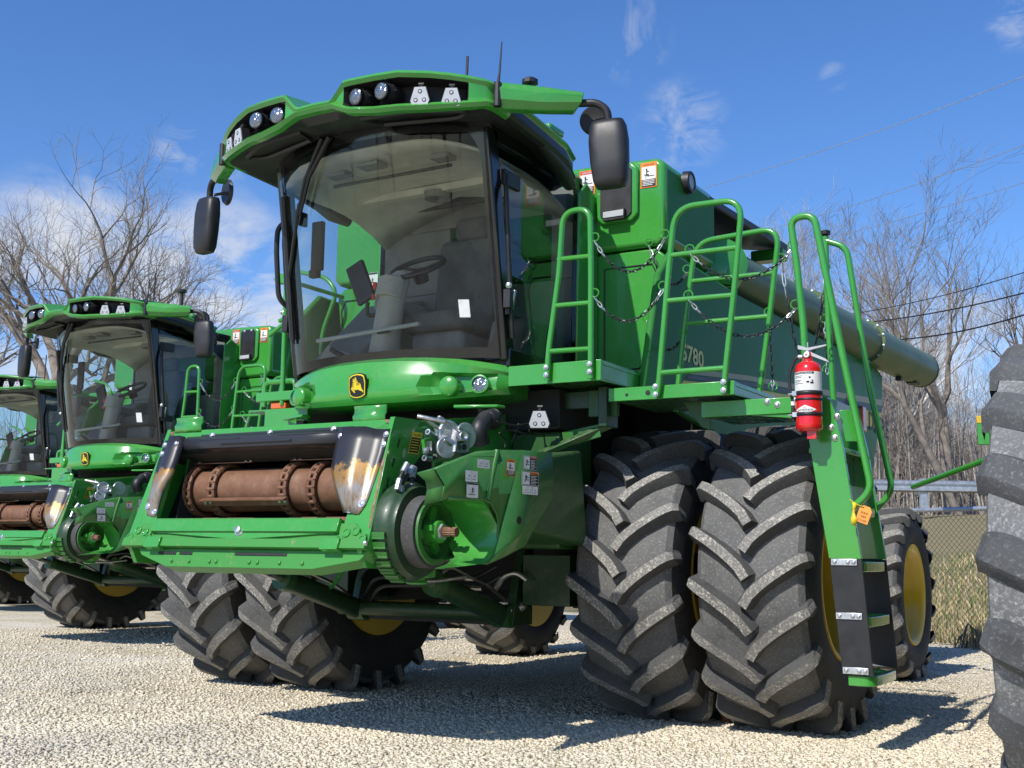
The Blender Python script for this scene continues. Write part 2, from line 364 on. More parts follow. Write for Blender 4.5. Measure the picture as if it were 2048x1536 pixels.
# ------------------------------------------------------------------ wheels
def tyre_mesh(Rt, w, rim, nlug, lug_h, lug_w, rise, zc, wrap=.13, mats=('rubber', 'rubber_side', 'rubber_lug', 'rubber_wall'), sh=0., seg=72, over=.012, power=.72):
    """agricultural tyre about the X axis, wheel centre at the origin; ground plane at z=-zc"""
    mb = MB(); hw = w/2; Rb = Rt-lug_h
    prof = [(-hw*.80, rim), (-hw*.93, rim+.035), (-hw*1.03, rim+(Rb-rim)*.34), (-hw*1.02, rim+(Rb-rim)*.62), (-hw*(.95+sh*.5), Rb-.055), (-hw*(.86+sh), Rb-.02), (-hw*.5, Rb-.002), (0, Rb+.004)]
    prof = prof+[(-x, r) for x, r in prof[-2::-1]]
    rows = []
    for i in range(seg):
        t = 2*PI*i/seg; rows.append([(x, -r*math.cos(t), r*math.sin(t)) for x, r in prof])
    nb = len(prof); vs = [p for r in rows for p in r]
    for j in range(nb-1):
        k = mats[1] if (j < 4 or j >= nb-5) else mats[0]
        mb.add([], [], k)
        o = 0
        mb.f += [(i*nb+j, i*nb+j+1, ((i+1) % seg)*nb+j+1, ((i+1) % seg)*nb+j) for i in range(seg)]; mb.m += [mb.mi(k)]*seg
    mb.v += vs
    def base(x):
        ax = abs(x)/hw
        return Rb+.004-.006*ax if ax < .5 else (Rb-.002-.018*(ax-.5)/.36 if ax < .86 else Rb-.02-.035*(ax-.86)/.09)
    np_ = 9
    for side in (-1, 1):
        for i in range(nlug):
            th0 = 2*PI*(i+(.5 if side > 0 else 0))/nlug
            path = []
            for k in range(np_):
                u = k/(np_-1); x = -over+(hw*.97+over)*u
                th = th0+rise*(u**power); path.append((x, th, base(x)-.004, Rt-.012*(u**3)-(0 if u < .95 else .01)))
            # shoulder wrap down the sidewall
            th = path[-1][1]
            path.append((hw*1.015, th+.012, Rb-.07, Rt-.055)); path.append((hw*1.01, th+.03, Rb-wrap, Rb-wrap+.012))
            ring = []
            for k, (x, th, rb, rt) in enumerate(path):
                a = path[max(0, k-1)]; b = path[min(len(path)-1, k+1)]
                tx, ty = b[0]-a[0], (b[1]-a[1])*Rt; l = math.hypot(tx, ty); nx, ny = -ty/l, tx/l
                if k >= np_-1: nx, ny = nx*.35, 1.
                wb, wt = lug_w*.80, lug_w*.5*(1 if k < np_ else .85)
                if k >= np_: q = [(-wb, rb, 0), (-wt*1.05, rb*.2+rt*.8, 0.012), (-wt*.8, rt, .014), (wt*.8, rt, .014), (wt*1.05, rb*.2+rt*.8, .012), (wb, rb, 0)]
                else: q = [(-wb, rb, 0), (-wt*1.06, rb*.15+rt*.85, 0), (-wt*.86, rt, 0), (wt*.86, rt, 0), (wt*1.06, rb*.15+rt*.85, 0), (wb, rb, 0)]
                ring.append([(side*(x+nx*o+ex), th+ny*o/Rt, r) for o, r, ex in q])
            vs = [(x, -r*math.cos(t), r*math.sin(t)) for rr in ring for (x, t, r) in rr]
            n = 6
            def fc(k, j): f = (k*n+j, k*n+j+1, (k+1)*n+j+1, (k+1)*n+j); return f if side > 0 else f[::-1]
            tops = [fc(k, 2) for k in range(len(ring)-1)]
            sides = [fc(k, j) for k in range(len(ring)-1) for j in (0, 1, 3, 4)]
            cap = tuple(range(n)); cap = cap[::-1] if side > 0 else cap
            o = len(mb.v); mb.v += vs
            for fl, mt in ((tops, mats[2]), (sides+[cap], mats[3])):
                mb.f += [tuple(q+o for q in f) for f in fl]; mb.m += [mb.mi(mt)]*len(fl)
    # flatten where the tyre stands on the gravel, with a little bulge
    out = []
    for (x, y, z) in mb.v:
        lo = -zc
        if z < lo+.10:
            k = (lo+.10-z)/.10; x *= 1+.03*min(1, k)
        if z < lo: z = lo-.004
        out.append((x, y, z))
    mb.v = out
    return mb
def rim_mesh(rim, w, face, mat='yellow', sgn=1):
    """steel wheel: outer face towards +X*sgn, dish at depth 'face'"""
    mb = MB(); h = w*.475; s = sgn
    prof = [(-h, rim+.025), (-h+.02, rim+.03), (-h+.035, rim-.01), (-h+.11, rim-.03), (-.04, rim-.075), (.04, rim-.075), (h-.11, rim-.03), (h-.035, rim-.01), (h-.02, rim+.03), (h, rim+.025), (h, rim+.008), (h-.03, rim-.03), (h-.10, rim-.05), (face+.05, rim-.10), (face+.02, rim-.15), (face+.015, rim*.62), (face+.05, rim*.5), (face+.05, rim*.34), (face+.03, rim*.33), (face+.03, .0001)]
    mb.lathe([(a*s, b) for a, b in prof], (0, 0, 0), (1, 0, 0), mat, 48)
    for i in range(10):
        a = 2*PI*i/10; mb.bolt((s*(face+.055), math.cos(a)*rim*.42, math.sin(a)*rim*.42), (s, 0, 0), .018, 'steel')
    return mb
def make_wheel(parent, x, y, zc, Rt, w, rim, face, sgn, tyre_me=None, phase=0., **kw):
    wh = rim_mesh(rim, w, face, sgn=sgn).build('wheel', parent, 40)
    wh.location = (x, y, zc)
    hub = MB(); hub.lathe([(sgn*(face+.03), .13), (sgn*(face+.10), .125), (sgn*(face+.12), .10), (sgn*(face+.12), .0001)], (0, 0, 0), (1, 0, 0), 'green', 20)
    hub.build('hub', wh)
    if tyre_me is None:
        t = tyre_mesh(Rt, w, rim, zc=zc, **kw).build('tyre', wh, 28)
    else:
        t = bpy.data.objects.new('tyre', tyre_me); C.objects.link(t); t.parent = wh
    return wh, t
# ------------------------------------------------------------------ the combine harvester (faces -Y, +X is its left side)
root = empty('combine_harvester')
tag(root, 'nearest large green combine with dual front tyres and a red fire extinguisher on its ladder', 'combine harvester', 'green combines parked in a row')

FR, FZ = .985, .945
w_, t_ = make_wheel(root, 2.30, 0, FZ, FR, .69, .50, -.16, 1, nlug=19, lug_h=.072, lug_w=.066, rise=.29)
dual_me = t_.data; dual_wheels = [w_]
for x, face in ((1.475, .0), (-1.37, .0), (-2.20, -.16)):
    w_, t_ = make_wheel(root, x, 0, FZ, FR, .69, .50, face, 1 if x > 0 else -1, tyre_me=dual_me); dual_wheels.append(w_)
RR, RZ = .79, .755
w_, t_ = make_wheel(root, 1.977, 3.623, RZ, RR, .60, .43, .02, 1, nlug=17, lug_h=.042, lug_w=.085, rise=.25, power=.8, wrap=.09)
make_wheel(root, -1.977, 3.623, RZ, RR, .60, .43, .02, -1, tyre_me=t_.data)

# --- chassis, axles and underbody
mb = MB()
mb.box((-.98, -.35, .80), (.98, 5.0, 2.2), 'underbody'); mb.box((-.62, -.9, 1.15), (.62, -.2, 2.05), 'underbody')
mb.box((-1.45, .35, 1.75), (1.45, 5.1, 2.4), 'underbody')
mb.box((-.98, -1.05, 1.86), (1.12, -.3, 2.12), 'underbody')
mb.build('chassis', root, bevel=.01)
mb = MB(); mb.tube([(-1.9, 0, FZ), (1.9, 0, FZ)], .15, 'underbody', 14); mb.box((-1.15, -.22, .72), (1.15, .22, 1.1), 'underbody'); mb.build('front_axle', root)
mb = MB(); mb.tube([(-1.95, 3.62, .75), (1.95, 3.62, .75)], .09, 'green', 12); mb.box((-.4, 3.5, .70), (.4, 3.74, .98), 'green'); mb.build('rear_axle', root)
for s in (1, -1):
    mb = MB()
    mb.box((s*.73 if s > 0 else -1.08, -.82, .735), (1.08 if s > 0 else -.73, -.25, 1.062), 'green_shade')
    mb.box((s*.80 if s > 0 else -1.0, -.25, .70), (1.0 if s > 0 else -.80, .2, 1.2), 'green_shade')
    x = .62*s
    mb.prism([(x, -.86, .60), (x, -.60, .60), (x, -.60, 1.12), (x, -.70, 1.12), (x, -.80, .86)], (.06*s, 0, 0), 'green_shade')
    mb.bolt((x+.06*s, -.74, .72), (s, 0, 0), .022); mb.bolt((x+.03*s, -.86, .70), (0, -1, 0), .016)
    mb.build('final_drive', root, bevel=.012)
    mb = MB(); mb.prism([(s*.735, -1.84, 1.22), (s*.735, -1.82, 1.60), (s*.735, -1.0, 1.72), (s*.735, -.9, 1.12)], (s*.52, 0, 0), 'green_dusty_shade'); mb.box((min(s*.735, s*1.1), -1.0, 1.1), (max(s*.735, s*1.1), -.55, 1.85), 'green_dusty_shade'); mb.build('drive_shade_filler', root, bevel=.02)  # filler for belt-drive internals, added to shade the final drive
mb = MB(); mb.tube([(-.74, -.88, .675), (.66, -.88, .675)], .052, 'green_shade', 16); mb.box((-.5, -.86, .60), (.5, -.55, .665), 'underbody'); mb.build('cross_tube', root)
for s in (1, -1):
    mb = MB(); a = V((.60*s, -.84, .66)); b = V((.60*s, -1.66, .885)); c = V((.60*s, -2.25, 1.045)); d = (b-a).normalized()
    mb.tube([a, b], .068, 'green_shade', 18); mb.tube([b-d*.05, b+d*.015], .078, 'green_dusty_shade', 18); mb.tube([b, c], .030, 'steel', 12)
    mb.tube([a-V((.07, 0, 0)), a+V((.07, 0, 0))], .075, 'green_dusty_shade', 16)
    mb.tube(fillet([a+V((.05*s, -.05, .10)), a+V((.05*s, -.25, .19)), b+V((.05*s, .1, .10)), b+V((.03*s, .02, .05))], .06), .011, 'steel', 8)
    mb.build('lift_cylinder', root)
mb = MB()
for k, (y, z, x0, x1) in enumerate(((-1.0, .90, -.35, .45), (-1.02, .84, -.30, .5), (-.9, .97, -.5, .2))):
    mb.tube(fillet([(x0-.25, y+.2, z-.18), (x0, y, z), (x0+.4, y-.02, z-.02+.03*k), (x1, y+.03, z), (x1+.12, y+.1, z+.08)], .12), .014, 'black_plastic', 8)
    mb.tube([(x1-.13, y+.02, z), (x1+.02, y+.035, z)], .019, 'steel', 8)
mb.tube(fillet([(-.35, -1.3, 1.06), (-.45, -1.25, .90), (-.62, -1.22, .76)], .1), .015, 'green', 8)
mb.tube(fillet([(.58, -.92, .83), (.64, -.92, .92), (.72, -.9, .95), (.78, -.86, .90)], .05), .020, 'steel', 10)
mb.build('hydraulic_hoses', root)

# --- side panels, left (+X) and right
SX = 1.58
def SP(x, y, off=0): return px(x, y, SX)+V((off, 0, 0))
outl = [SP(1320, 545), SP(1345, 500), SP(1480, 590), SP(1600, 652), SP(1752, 732), SP(1765, 752), SP(1766, 812), SP(1752, 905), SP(1744, 958), SP(1728, 990)]
yr = outl[-1].y
outl += [V((SX, yr-.25, 1.62)), V((SX, 1.2, 1.70)), V((SX, .45, 1.95)), SP(1288, 782), SP(1292, 742)]
outl = [V((SX, p.y, p.z)) for p in outl]
for s in (1, -1):
    mb = MB(); mb.prism([V((p.x*s, p.y, p.z)) for p in outl], (-.05*s, 0, 0), 'green_side'); mb.build('side_panel', root, bevel=.022, seg=3)
mb = MB(); e = .004
def strip(pts, mat, off=e): mb.add([SP(x, y, off) for x, y in pts], [tuple(range(len(pts)))], mat)
strip([(1383, 737), (1500, 752), (1764, 800), (1764, 812), (1500, 762), (1378, 748)], 'tan_ink')
strip([(1375, 751), (1500, 765), (1764, 815), (1764, 822), (1500, 772), (1371, 757)], 'navy_ink', .0045)
strip([(1366, 761), (1500, 776), (1763, 826), (1758, 858), (1500, 798), (1352, 778)], 'yellow_ink')
mb.text('S780', SP(1385, 711), (0, 1, -.02), (0, 0, 1), .115, 'gold_ink', .004, wid=.40, bold=.022)
mb.text('JOHN DEERE', SP(1735, 838), (0, 1, -.045), (0, 0, 1), .19, 'black_ink', .008, wid=1.75, bold=.02)
mb.build('stripe_decal', root, 0)
mb = MB(); q = SP(1724, 838); mb.box((SX+.006, q.y-.07, q.z-.13), (SX+.03, q.y+.07, q.z+.13), 'orange_lens'); mb.build('side_reflector', root, bevel=.01)
# body behind the tank and engine deck
mb = MB(); mb.prism([(1.45, 1.9, 2.3), (1.45, 5.05, 2.3), (1.45, 4.95, 2.95), (1.45, 3.6, 3.25), (1.45, 1.9, 3.4)], (-2.9, 0, 0), 'green'); mb.box((-.9, 4.9, 1.2), (.9, 5.6, 2.3), 'green'); mb.build('engine_deck', root, bevel=.03)

# --- grain tank
TX = 1.48; TY = -.2
zt, zb = 3.865, 3.225
for_tank = [(-TX+.12, zt), (-TX, zt-.10), (-TX, zb+.06), (-TX+.05, zb), (TX-.05, zb), (TX, zb+.06), (TX, zt-.05), (TX-.05, zt), (.9, zt+.02), (-.9, zt+.02)]
mb = MB(); mb.prism([(x, TY, z) for x, z in for_tank], (0, .95, 0), 'green'); mb.build('grain_tank', root, bevel=.035, seg=3)
for s in (1, -1): mb = MB(); mb.box((min(s*TX, s*(TX+.003)), TY+.05, zb+.08), (max(s*TX, s*(TX+.003)), TY+.94, zt-.08), 'green_side'); mb.build('tank_side_shade', bpy.data.objects['grain_tank'])  # thin darker sheet imitating the shade on the tank sides
tank = bpy.data.objects['grain_tank']
mb = MB(); mb.box((-1.12, .70, 3.22), (1.12, 2.4, 3.8), 'underbody'); mb.build('tank_hopper', tank)
pA = px(1422, 392, TX); pB = px(1572, 494, TX)
for s in (1, -1):
    mb = MB()
    mb.prism([(s*.9, pA.y-.02, pA.z+.10), (s*TX, pA.y-.02, pA.z+.0), (s*(TX+.02), pB.y, pB.z+.02), (s*.9, pB.y, pB.z+.12)], (0, 0, -.07), 'black_plastic')
    mb.box((min(s*1.2, s*(TX+.02)), pB.y-.16, pB.z-.14), (max(s*1.2, s*(TX+.02)), pB.y, pB.z-.04), 'green'); mb.build('tank_cover', tank, bevel=.015)
# raised window surround and its dark flap on the tank front, both sides
def TP(x, y, d=0): p = py(x, y, TY); return V((p.x, TY-d, p.z))
def panel_poly(pts, d): return [V((x, TY-d, z)) for x, z in pts]
a = TP(1196, 337); b = TP(1279, 442); cx, cz = (a.x+b.x)/2, (a.z+b.z)/2; hw_, hh = abs(b.x-a.x)/2, abs(a.z-b.z)/2
c = .04
for s in (1,):
    def octo(kx, kz, cc): return [(s*cx+kx*sx_, cz+kz*sz_) for sx_, sz_ in ()] if False else [(s*cx-kx+cc, cz-kz), (s*cx+kx-cc, cz-kz), (s*cx+kx, cz-kz+cc), (s*cx+kx, cz+kz-cc), (s*cx+kx-cc, cz+kz), (s*cx-kx+cc, cz+kz), (s*cx-kx, cz+kz-cc), (s*cx-kx, cz-kz+cc)]
    mb = MB(); mb.prism(panel_poly(octo(hw_, hh, .05), .001), (0, -.035, 0), 'green'); sur = mb.build('window_surround', tank, bevel=.02, seg=3)
    mb = MB(); mb.prism(panel_poly(octo(hw_*.74, hh*.86, .03), .037), (0, -.012, 0), 'black_plastic'); mb.box((s*cx-.085, TY-.085, cz-hh*.86-.02), (s*cx+.085, TY-.05, cz-hh*.86+.055), 'black_plastic')
    mb.box((s*cx-.08, TY-.090, cz-hh*.86+.0), (s*cx+.08, TY-.086, cz-hh*.86+.045), 'lamp_white')
    for k in (-1, 1): mb.bolt((s*cx+k*.06, TY-.05, cz+hh*.78), (0, -1, 0), .012)
    mb.build('flap', sur, bevel=.006)
p = px(1371, 366, TX); mb = MB(); mb.lathe([(0, .085), (.05, .08), (.055, .062), (.045, .06), (.045, .0001)], p, (1, 0, 0), 'black_plastic', 24, mats=['black_plastic', 'black_plastic', 'black_plastic', 'lamp_white']); mb.build('side_lamp', tank)

def decal(parent, org, xd, yd, w, h, kind, head=None, lines=4):
    """small safety label: plate, heading band, picture field, text rows"""
    mb = MB(); xd = V(xd).normalized(); yd = V(yd).normalized(); org = V(org)
    col = {'warning': 'orange_ink', 'danger': 'red_ink', 'caution': 'yellow_ink'}.get(kind, 'white')
    mb.quad(org, xd, yd, w, h, col if kind != 'danger' else 'orange_ink', .003)
    def at(u, v): return org+xd*((u-.5)*w)+yd*((v-.5)*h)
    def blk(u0, v0, u1, v1, mt, lift): mb.quad((at(u0, v0)+at(u1, v1))/2, xd, yd, (u1-u0)*w, (v1-v0)*h, mt, lift)
    def fig(u, v, s_):  # little figure: head, body, two limbs
        for (du, dv, ww, hh_) in ((0, .16, .12, .1), (0, .02, .09, .2), (.1, .05, .2, .05), (.08, -.14, .22, .06), (-.06, -.2, .06, .2)):
            mb.quad(at(u+du*s_, v+dv*s_), xd, yd, ww*s_*w, hh_*s_*h, 'black_ink', .0055)
    if kind in ('warning', 'danger'):
        blk(.05, .84, .95, .97, 'orange_ink' if kind == 'warning' else 'red_ink', .004)
        mb.text(head, at(.5, .905), xd, yd, h*.075, 'black_ink' if kind == 'warning' else 'white', .005, wid=w*.66)
        blk(.07, .33, .93, .83, 'white', .004); fig(.38, .6, .75); blk(.42, .44, .86, .47, 'black_ink', .0055); blk(.2, .5, .5, .53, 'black_ink', .0055)
        blk(.07, .03, .93, .32, 'black_ink', .004)
        for i in range(lines): blk(.12, .27-.06*i, .86-.12*(i == lines-1), .295-.06*i, 'white', .005)
    elif kind == 'wide':
        blk(.02, .03, .98, .97, 'black_ink', .004); blk(.03, .06, .46, .94, 'white', .005); fig(.25, .5, .9)
        blk(.48, .80, .97, .96, 'red_ink' if head == 'DANGER' else 'orange_ink', .005); mb.text(head, at(.72, .88), xd, yd, h*.08, 'white' if head == 'DANGER' else 'black_ink', .006, wid=w*.34)
        for i in range(6): blk(.52, .66-.11*i, .9-.1*(i % 2), .70-.11*i, 'white', .006)
    elif kind == 'caution':
        blk(.06, .05, .94, .74, 'black_ink', .004); mb.text('CAUTION', at(.54, .86), xd, yd, h*.12, 'black_ink', .004, wid=w*.66)
        for i in range(5): blk(.12, .62-.12*i, .86-.07*(i % 2), .66-.12*i, 'yellow_ink', .005)
    else:
        n = {'two': 2, 'three': 3, 'one': 1}[kind]
        for i in range(n):
            u0 = .04+.92*i/n
            if i: blk(u0-.012, .06, u0+.002, .94, 'black_ink', .004)
            fig(u0+.46/n, .52, .62/n+.1); blk(u0+.1/n, .2, u0+.7/n, .24, 'black_ink', .0045)
        if head: blk(.03, .88, .97, .98, 'black_ink', .004)
    return mb.build('safety_decal', parent, 0)
FX, FU = (1, 0, 0), (0, 0, 1)
for s in (1,):
    p = TP(1298, 350); decal(tank, (s*p.x, TY-.002, p.z), FX, FU, .125, .185, 'warning', 'WARNING')
    p = TP(1175, 366); decal(tank, (s*p.x, TY-.002, p.z), FX, FU, .125, .185, 'danger', 'DANGER')

# lower front bodywork between cab and platform: sloped door panel each side
for s in (1, -1):
    mb = MB()
    mb.prism([(s*.93, TY+.03, 2.2), (s*1.34, TY+.03, 2.2), (s*1.47, TY+.03, 3.15), (s*1.40, TY+.03, 3.21), (s*.93, TY+.03, 3.21)], (0, .6, 0), 'green')
    # dark fin beside the cab
    if s > 0: mb.prism([(s*.93, -.50, 2.25), (s*.93, TY+.02, 2.25), (s*.93, TY+.02, 3.62), (s*.93, -.36, 3.70), (s*.93, -.47, 3.60)], (s*.022, 0, 0), 'green')
    o = mb.build('front_bodywork', root, bevel=.03, seg=3)
    mb = MB(); pts = [(1.0, 2.36), (1.27, 2.36), (1.33, 2.42), (1.41, 3.02), (1.37, 3.10), (1.0, 3.10)]
    mb.tube([(s*x, TY+.028, z) for x, z in fillet([(x, z, 0) for x, z in pts], .03)] if False else [(s*x, TY+.027, z) for x, z in pts], .006, 'black_plastic', 6, closed=True)
    mb.build('door_seal', o)

# --- unloading auger
S = px(1448, 548, 1.36); T = px(1842, 740, 1.72); d = (T-S).normalized()
decal(tank, py(745, 562, TY-.003), FX, FU, .11, .14, 'one', 'x')
mb = MB(); mb.tube([S-d*.15, T], .205, 'green_auger', 32, cap=False)
mb.tube([T-d*.02, T+d*.01], .21, 'black_plastic', 28); mb.tube([T-d*.75, T-d*.745], .2075, 'black_ink', 28, cap=False)
for k in (.33, .62):
    q = S+(T-S)*k; mb.tube([q-d*.012, q+d*.012], .238, 'green_auger', 28)
    u = d.orthogonal().normalized()
    for i in range(12):
        r_ = Q(d, 2*PI*i/12) @ u; mb.bolt(q+r_*.222-d*.012, -d, .010)
mb.tube(fillet([S-d*.1, S-d*.35+V((0, 0, -.05)), S-d*.4+V((-.25, 0, -.4))], .2), .215, 'green', 24)
mb.lathe([(0, .19), (.06, .19), (.08, .12), (.08, .0001)], S-d*.22+V((.12, -.1, 0)), (.7, -.7, .1), 'green', 24)
mb.cbox(T-d*.9+V((0, 0, -.21)), (.06, .08, .08), 'black_plastic'); mb.cbox(T-d*.35+V((0, 0, -.20)), (.12, .2, .03), 'black_plastic')
mb.build('unloading_auger', root)
# ------------------------------------------------------------------ cab
cab = MB()
cab.box((-.88, -1.28, 2.10), (.88, -.30, 2.30), 'black_plastic')                       # floor pan
cab.box((-.86, -.36, 2.30), (.86, -.31, 3.02), 'cab_trim'); cab.box((-.86, -.36, 3.52), (.86, -.31, 3.70), 'cab_trim')
cab.box((-.86, -.36, 3.02), (-.22, -.31, 3.52), 'cab_trim'); cab.box((.66, -.36, 3.02), (.86, -.31, 3.52), 'cab_trim')
for s in (1, -1):
    a0 = V((s*.885, -1.29, 2.28)); a1 = V((s*.885, -1.56, 3.74))
    cab.prism([a0+V((0, -.03, 0)), a0+V((0, .075, 0)), a1+V((0, .085, 0)), a1+V((0, -.03, 0))], (-.06*s, 0, 0), 'black_gloss')
    cab.prism([(s*.885, -.38, 2.28), (s*.885, -.30, 2.28), (s*.885, -.28, 3.72), (s*.885, -.36, 3.72)], (-.05*s, 0, 0), 'black_gloss')
    cab.box((min(s*.86, s*.895), -1.30, 2.24), (max(s*.86, s*.895), -.30, 2.36), 'black_gloss')
    cab.prism([(s*.885, -1.50, 3.66), (s*.885, -.30, 3.66), (s*.885, -.30, 3.76), (s*.885, -1.56, 3.76)], (-.05*s, 0, 0), 'black_gloss')
cab = cab.build('cab', root, bevel=.01)
def wsy(s, t):  # windshield surface: s across -1..1, t up 0..1
    yb = -1.545+.245*abs(s)**2.4; yt = -1.87+.29*abs(s)**2.4
    return V((s*.885, yb+(yt-yb)*t-.03*math.sin(PI*t)*(1-abs(s)), 2.295+(3.765-2.295)*t))
nS = 26
mb = MB(); mb.grid([[wsy(-1+2*i/nS, j/12) for i in range(nS+1)] for j in range(13)], 'windshield'); mb.build('windshield', cab, 60)
def band(s0, s1, t0, t1, n=26, d=.014):
    return [[wsy(s0+(s1-s0)*i/n, t)+V((0, d, 0)) for i in range(n+1)] for t in (t0, (t0+t1)/2, t1)]
mb = MB(); mb.grid(band(-1, 1, 0, .045), 'black_gloss'); mb.grid(band(-1, 1, .955, 1), 'black_gloss')
for s in (1, -1):
    rows = []
    for j in range(25):
        t = j/24; wdt = .07+.10*max(0, (.14-t)/.14)**1.6+.12*max(0, (t-.85)/.15)**1.8
        rows.append([wsy(s*(1-wdt*k/4), t)+V((0, .016, 0)) for k in range(5)])
    mb.grid(rows, 'black_gloss')
mb.build('windshield_frit', cab, 60)
for s in (1, -1):
    mb = MB(); p = [(-1.22, 2.36), (-.38, 2.36), (-.36, 3.66), (-1.45, 3.66)]
    mb.add([(s*.888, y, z) for y, z in p], [(0, 1, 2, 3)], 'side_glass'); mb.build('side_window', cab, 0)
    mb = MB(); mb.tube(fillet([(s*.905, -1.40, 3.47), (s*.93, -1.43, 3.30), (s*.925, -1.38, 2.9), (s*.905, -1.29, 2.42)], .08), .017, 'black_plastic', 8)
    mb.cbox((s*.92, -1.37, 2.66), (.05, .05, .12), 'black_plastic'); mb.tube([(s*.93, -1.34, 2.60), (s*.95, -1.34, 2.72)], .012, 'steel', 8); mb.cbox((s*.905, -1.28, 2.60), (.03, .16, .07), 'black_plastic')
    mb.bolt((s*.94, -1.40, 2.74), (s*.4, -1, 0), .014); mb.cbox((s*.90, -1.33, 3.45), (.03, .20, .10), 'black_plastic')
    mb.build('door_bar', cab, bevel=.004)
mb = MB(); mb.add([(-.22, -.335, 3.02), (.66, -.335, 3.02), (.66, -.335, 3.52), (-.22, -.335, 3.52)], [(0, 1, 2, 3)], 'side_glass'); mb.build('rear_window', cab, 0)
# interior
mb = MB()
rows = []
for j in range(9):
    y = -1.72+1.36*j/8
    rows.append([(-.84+1.68*i/12, max(y, wsy(-.95+1.9*i/12, .93).y+.05), 3.70-.10*(abs(-1+2*i/12)**3)-.16*max(0, (j-4)/4)**2*abs(-1+2*i/12)) for i in range(13)])
mb.grid(rows, 'headliner'); mb.box((-.62, -.92, 3.62), (.62, -.85, 3.67), 'headliner'); mb.tube([(-.55, -1.35, 3.62), (.45, -1.35, 3.62)], .012, 'black_plastic', 6)
mb.cbox((-.1, -1.5, 3.655), (.18, .12, .02), 'cab_trim'); mb.cbox((.45, -1.45, 3.64), (.14, .10, .03), 'cab_trim'); mb.cbox((-.42, -1.45, 3.65), (.16, .10, .02), 'cab_trim')
mb.lathe([(0, .09), (-.02, .085), (-.02, .0001)], (.0, -.85, 3.62), (0, 0, 1), 'cab_trim', 20)
mb.build('headliner', cab, solid=.02)
mb = MB(); path = [V((-.06, -1.36, 2.30)), V((-.055, -1.34, 2.5)), V((-.05, -1.31, 2.72)), V((-.04, -1.26, 2.88)), V((-.03, -1.21, 2.94))]
mb.tube(path, [.115, .098, .092, .085, .06], 'column_plastic', 16); mb.tube([V((-.055, -1.325, 2.76)), V((-.05, -1.29, 2.90))], [.10, .098], 'column_plastic', 16)
mb.cbox((-.15, -1.36, 2.86), (.03, .02, .05), 'red_ink'); mb.cbox((-.155, -1.37, 2.78), (.026, .012, .045), 'red_ink'); mb.build('steering_column', cab, bevel=.006)
mb = MB(); c = V((.03, -1.12, 3.02)); ax = V((-.0, -.55, .85)).normalized(); u = V((1, 0, 0)); w = ax.cross(u)
mb.tube([c+(u*math.cos(a)+w*math.sin(a))*.19 for a in [2*PI*i/28 for i in range(28)]], .018, 'black_plastic', 8, closed=True)
for a in (.3, 2.84, 4.71): mb.tube([c-ax*.03, c+(u*math.cos(a)+w*math.sin(a))*.185], .014, 'black_plastic', 6)
mb.lathe([(-.08, .05), (.0, .06), (.012, .05), (.012, .0001)], c-ax*.03, ax, 'black_plastic', 16); mb.build('steering_wheel', cab)
mb = MB(); mb.cbox((.20, -.95, 2.62), (.54, .50, .14), 'seat_fabric'); mb.cbox((.20, -.72, 2.98), (.52, .13, .64), 'seat_fabric', M.Rotation(R(-8), 3, 'X')); mb.cbox((.20, -.67, 3.38), (.30, .10, .18), 'seat_fabric'); mb.cbox((.20, -.92, 2.44), (.42, .42, .26), 'cab_trim')
mb.build('seat', cab, bevel=.05, seg=3)
mb = MB(); mb.cbox((-.17, -.95, 2.76), (.16, .60, .10), 'cab_trim'); mb.prism([(-.86, -1.25, 2.30), (-.86, -.38, 2.30), (-.86, -.38, 2.98), (-.86, -.60, 2.92), (-.86, -1.16, 2.42)], (.44, 0, 0), 'cab_trim'); mb.prism([(.86, -1.1, 2.30), (.86, -.6, 2.30), (.86, -.6, 2.62), (.86, -1.0, 2.62)], (-.30, 0, 0), 'cab_trim'); mb.build('side_console', cab, bevel=.03)
mb = MB(); mb.cbox((-.40, -1.2, 2.94), (.15, .035, .30), 'black_plastic', M.Rotation(R(-24), 3, 'Y')); mb.tube(fillet([(-.34, -1.19, 2.80), (-.36, -1.18, 2.70), (-.20, -1.1, 2.72)], .05), .016, 'black_plastic', 8); mb.build('monitor', cab, bevel=.008)
mb = MB(); mb.cbox((-.72, -1.30, 3.22), (.10, .04, .36), 'black_plastic'); mb.cbox((-.74, -1.30, 3.02), (.08, .05, .06), 'black_plastic'); mb.build('corner_display', cab, bevel=.01)
mb = MB(); mb.cbox((-.30, -1.42, 2.34), (.22, .12, .05), 'cab_trim', M.Rotation(R(35), 3, 'X')); mb.prism([(-.62, -1.42, 2.32), (-.36, -1.47, 2.32), (-.30, -1.40, 2.36), (-.58, -1.34, 2.46)], (0, .03, .03), 'column_plastic'); mb.tube([(-.48, -1.40, 2.44), (-.36, -1.42, 2.38)], .02, 'black_plastic', 8); mb.build('pedals', cab, bevel=.005)
mb = MB(); mb.tube([(-.58, -1.43, 2.50), (.30, -1.46, 2.54)], .015, 'lamp_white', 8); mb.tube([(-.05, -1.44, 2.52), (.05, -1.445, 2.525)], .019, 'black_plastic', 8); mb.build('foot_rail', cab)
mb = MB(); q = [wsy(.72, .17), wsy(.79, .17), wsy(.79, .245), wsy(.72, .245)]; mb.add([p+V((0, -.004, 0)) for p in q], [(0, 1, 2, 3)], 'white'); mb.build('paper_note', cab, 0)
mb = MB()
for k, (s0, s1) in enumerate(((-.30, -.62), (-.24, -.56))):
    P = [wsy(s0+(s1-s0)*t, .985-.30*t)+V((0, -.035-.012*k, 0)) for t in (0, .5, 1)]
    mb.tube([V((-.22+.06*k, -1.88, 3.75)), P[1], P[2]], [.020, .016, .012], 'black_plastic', 6)
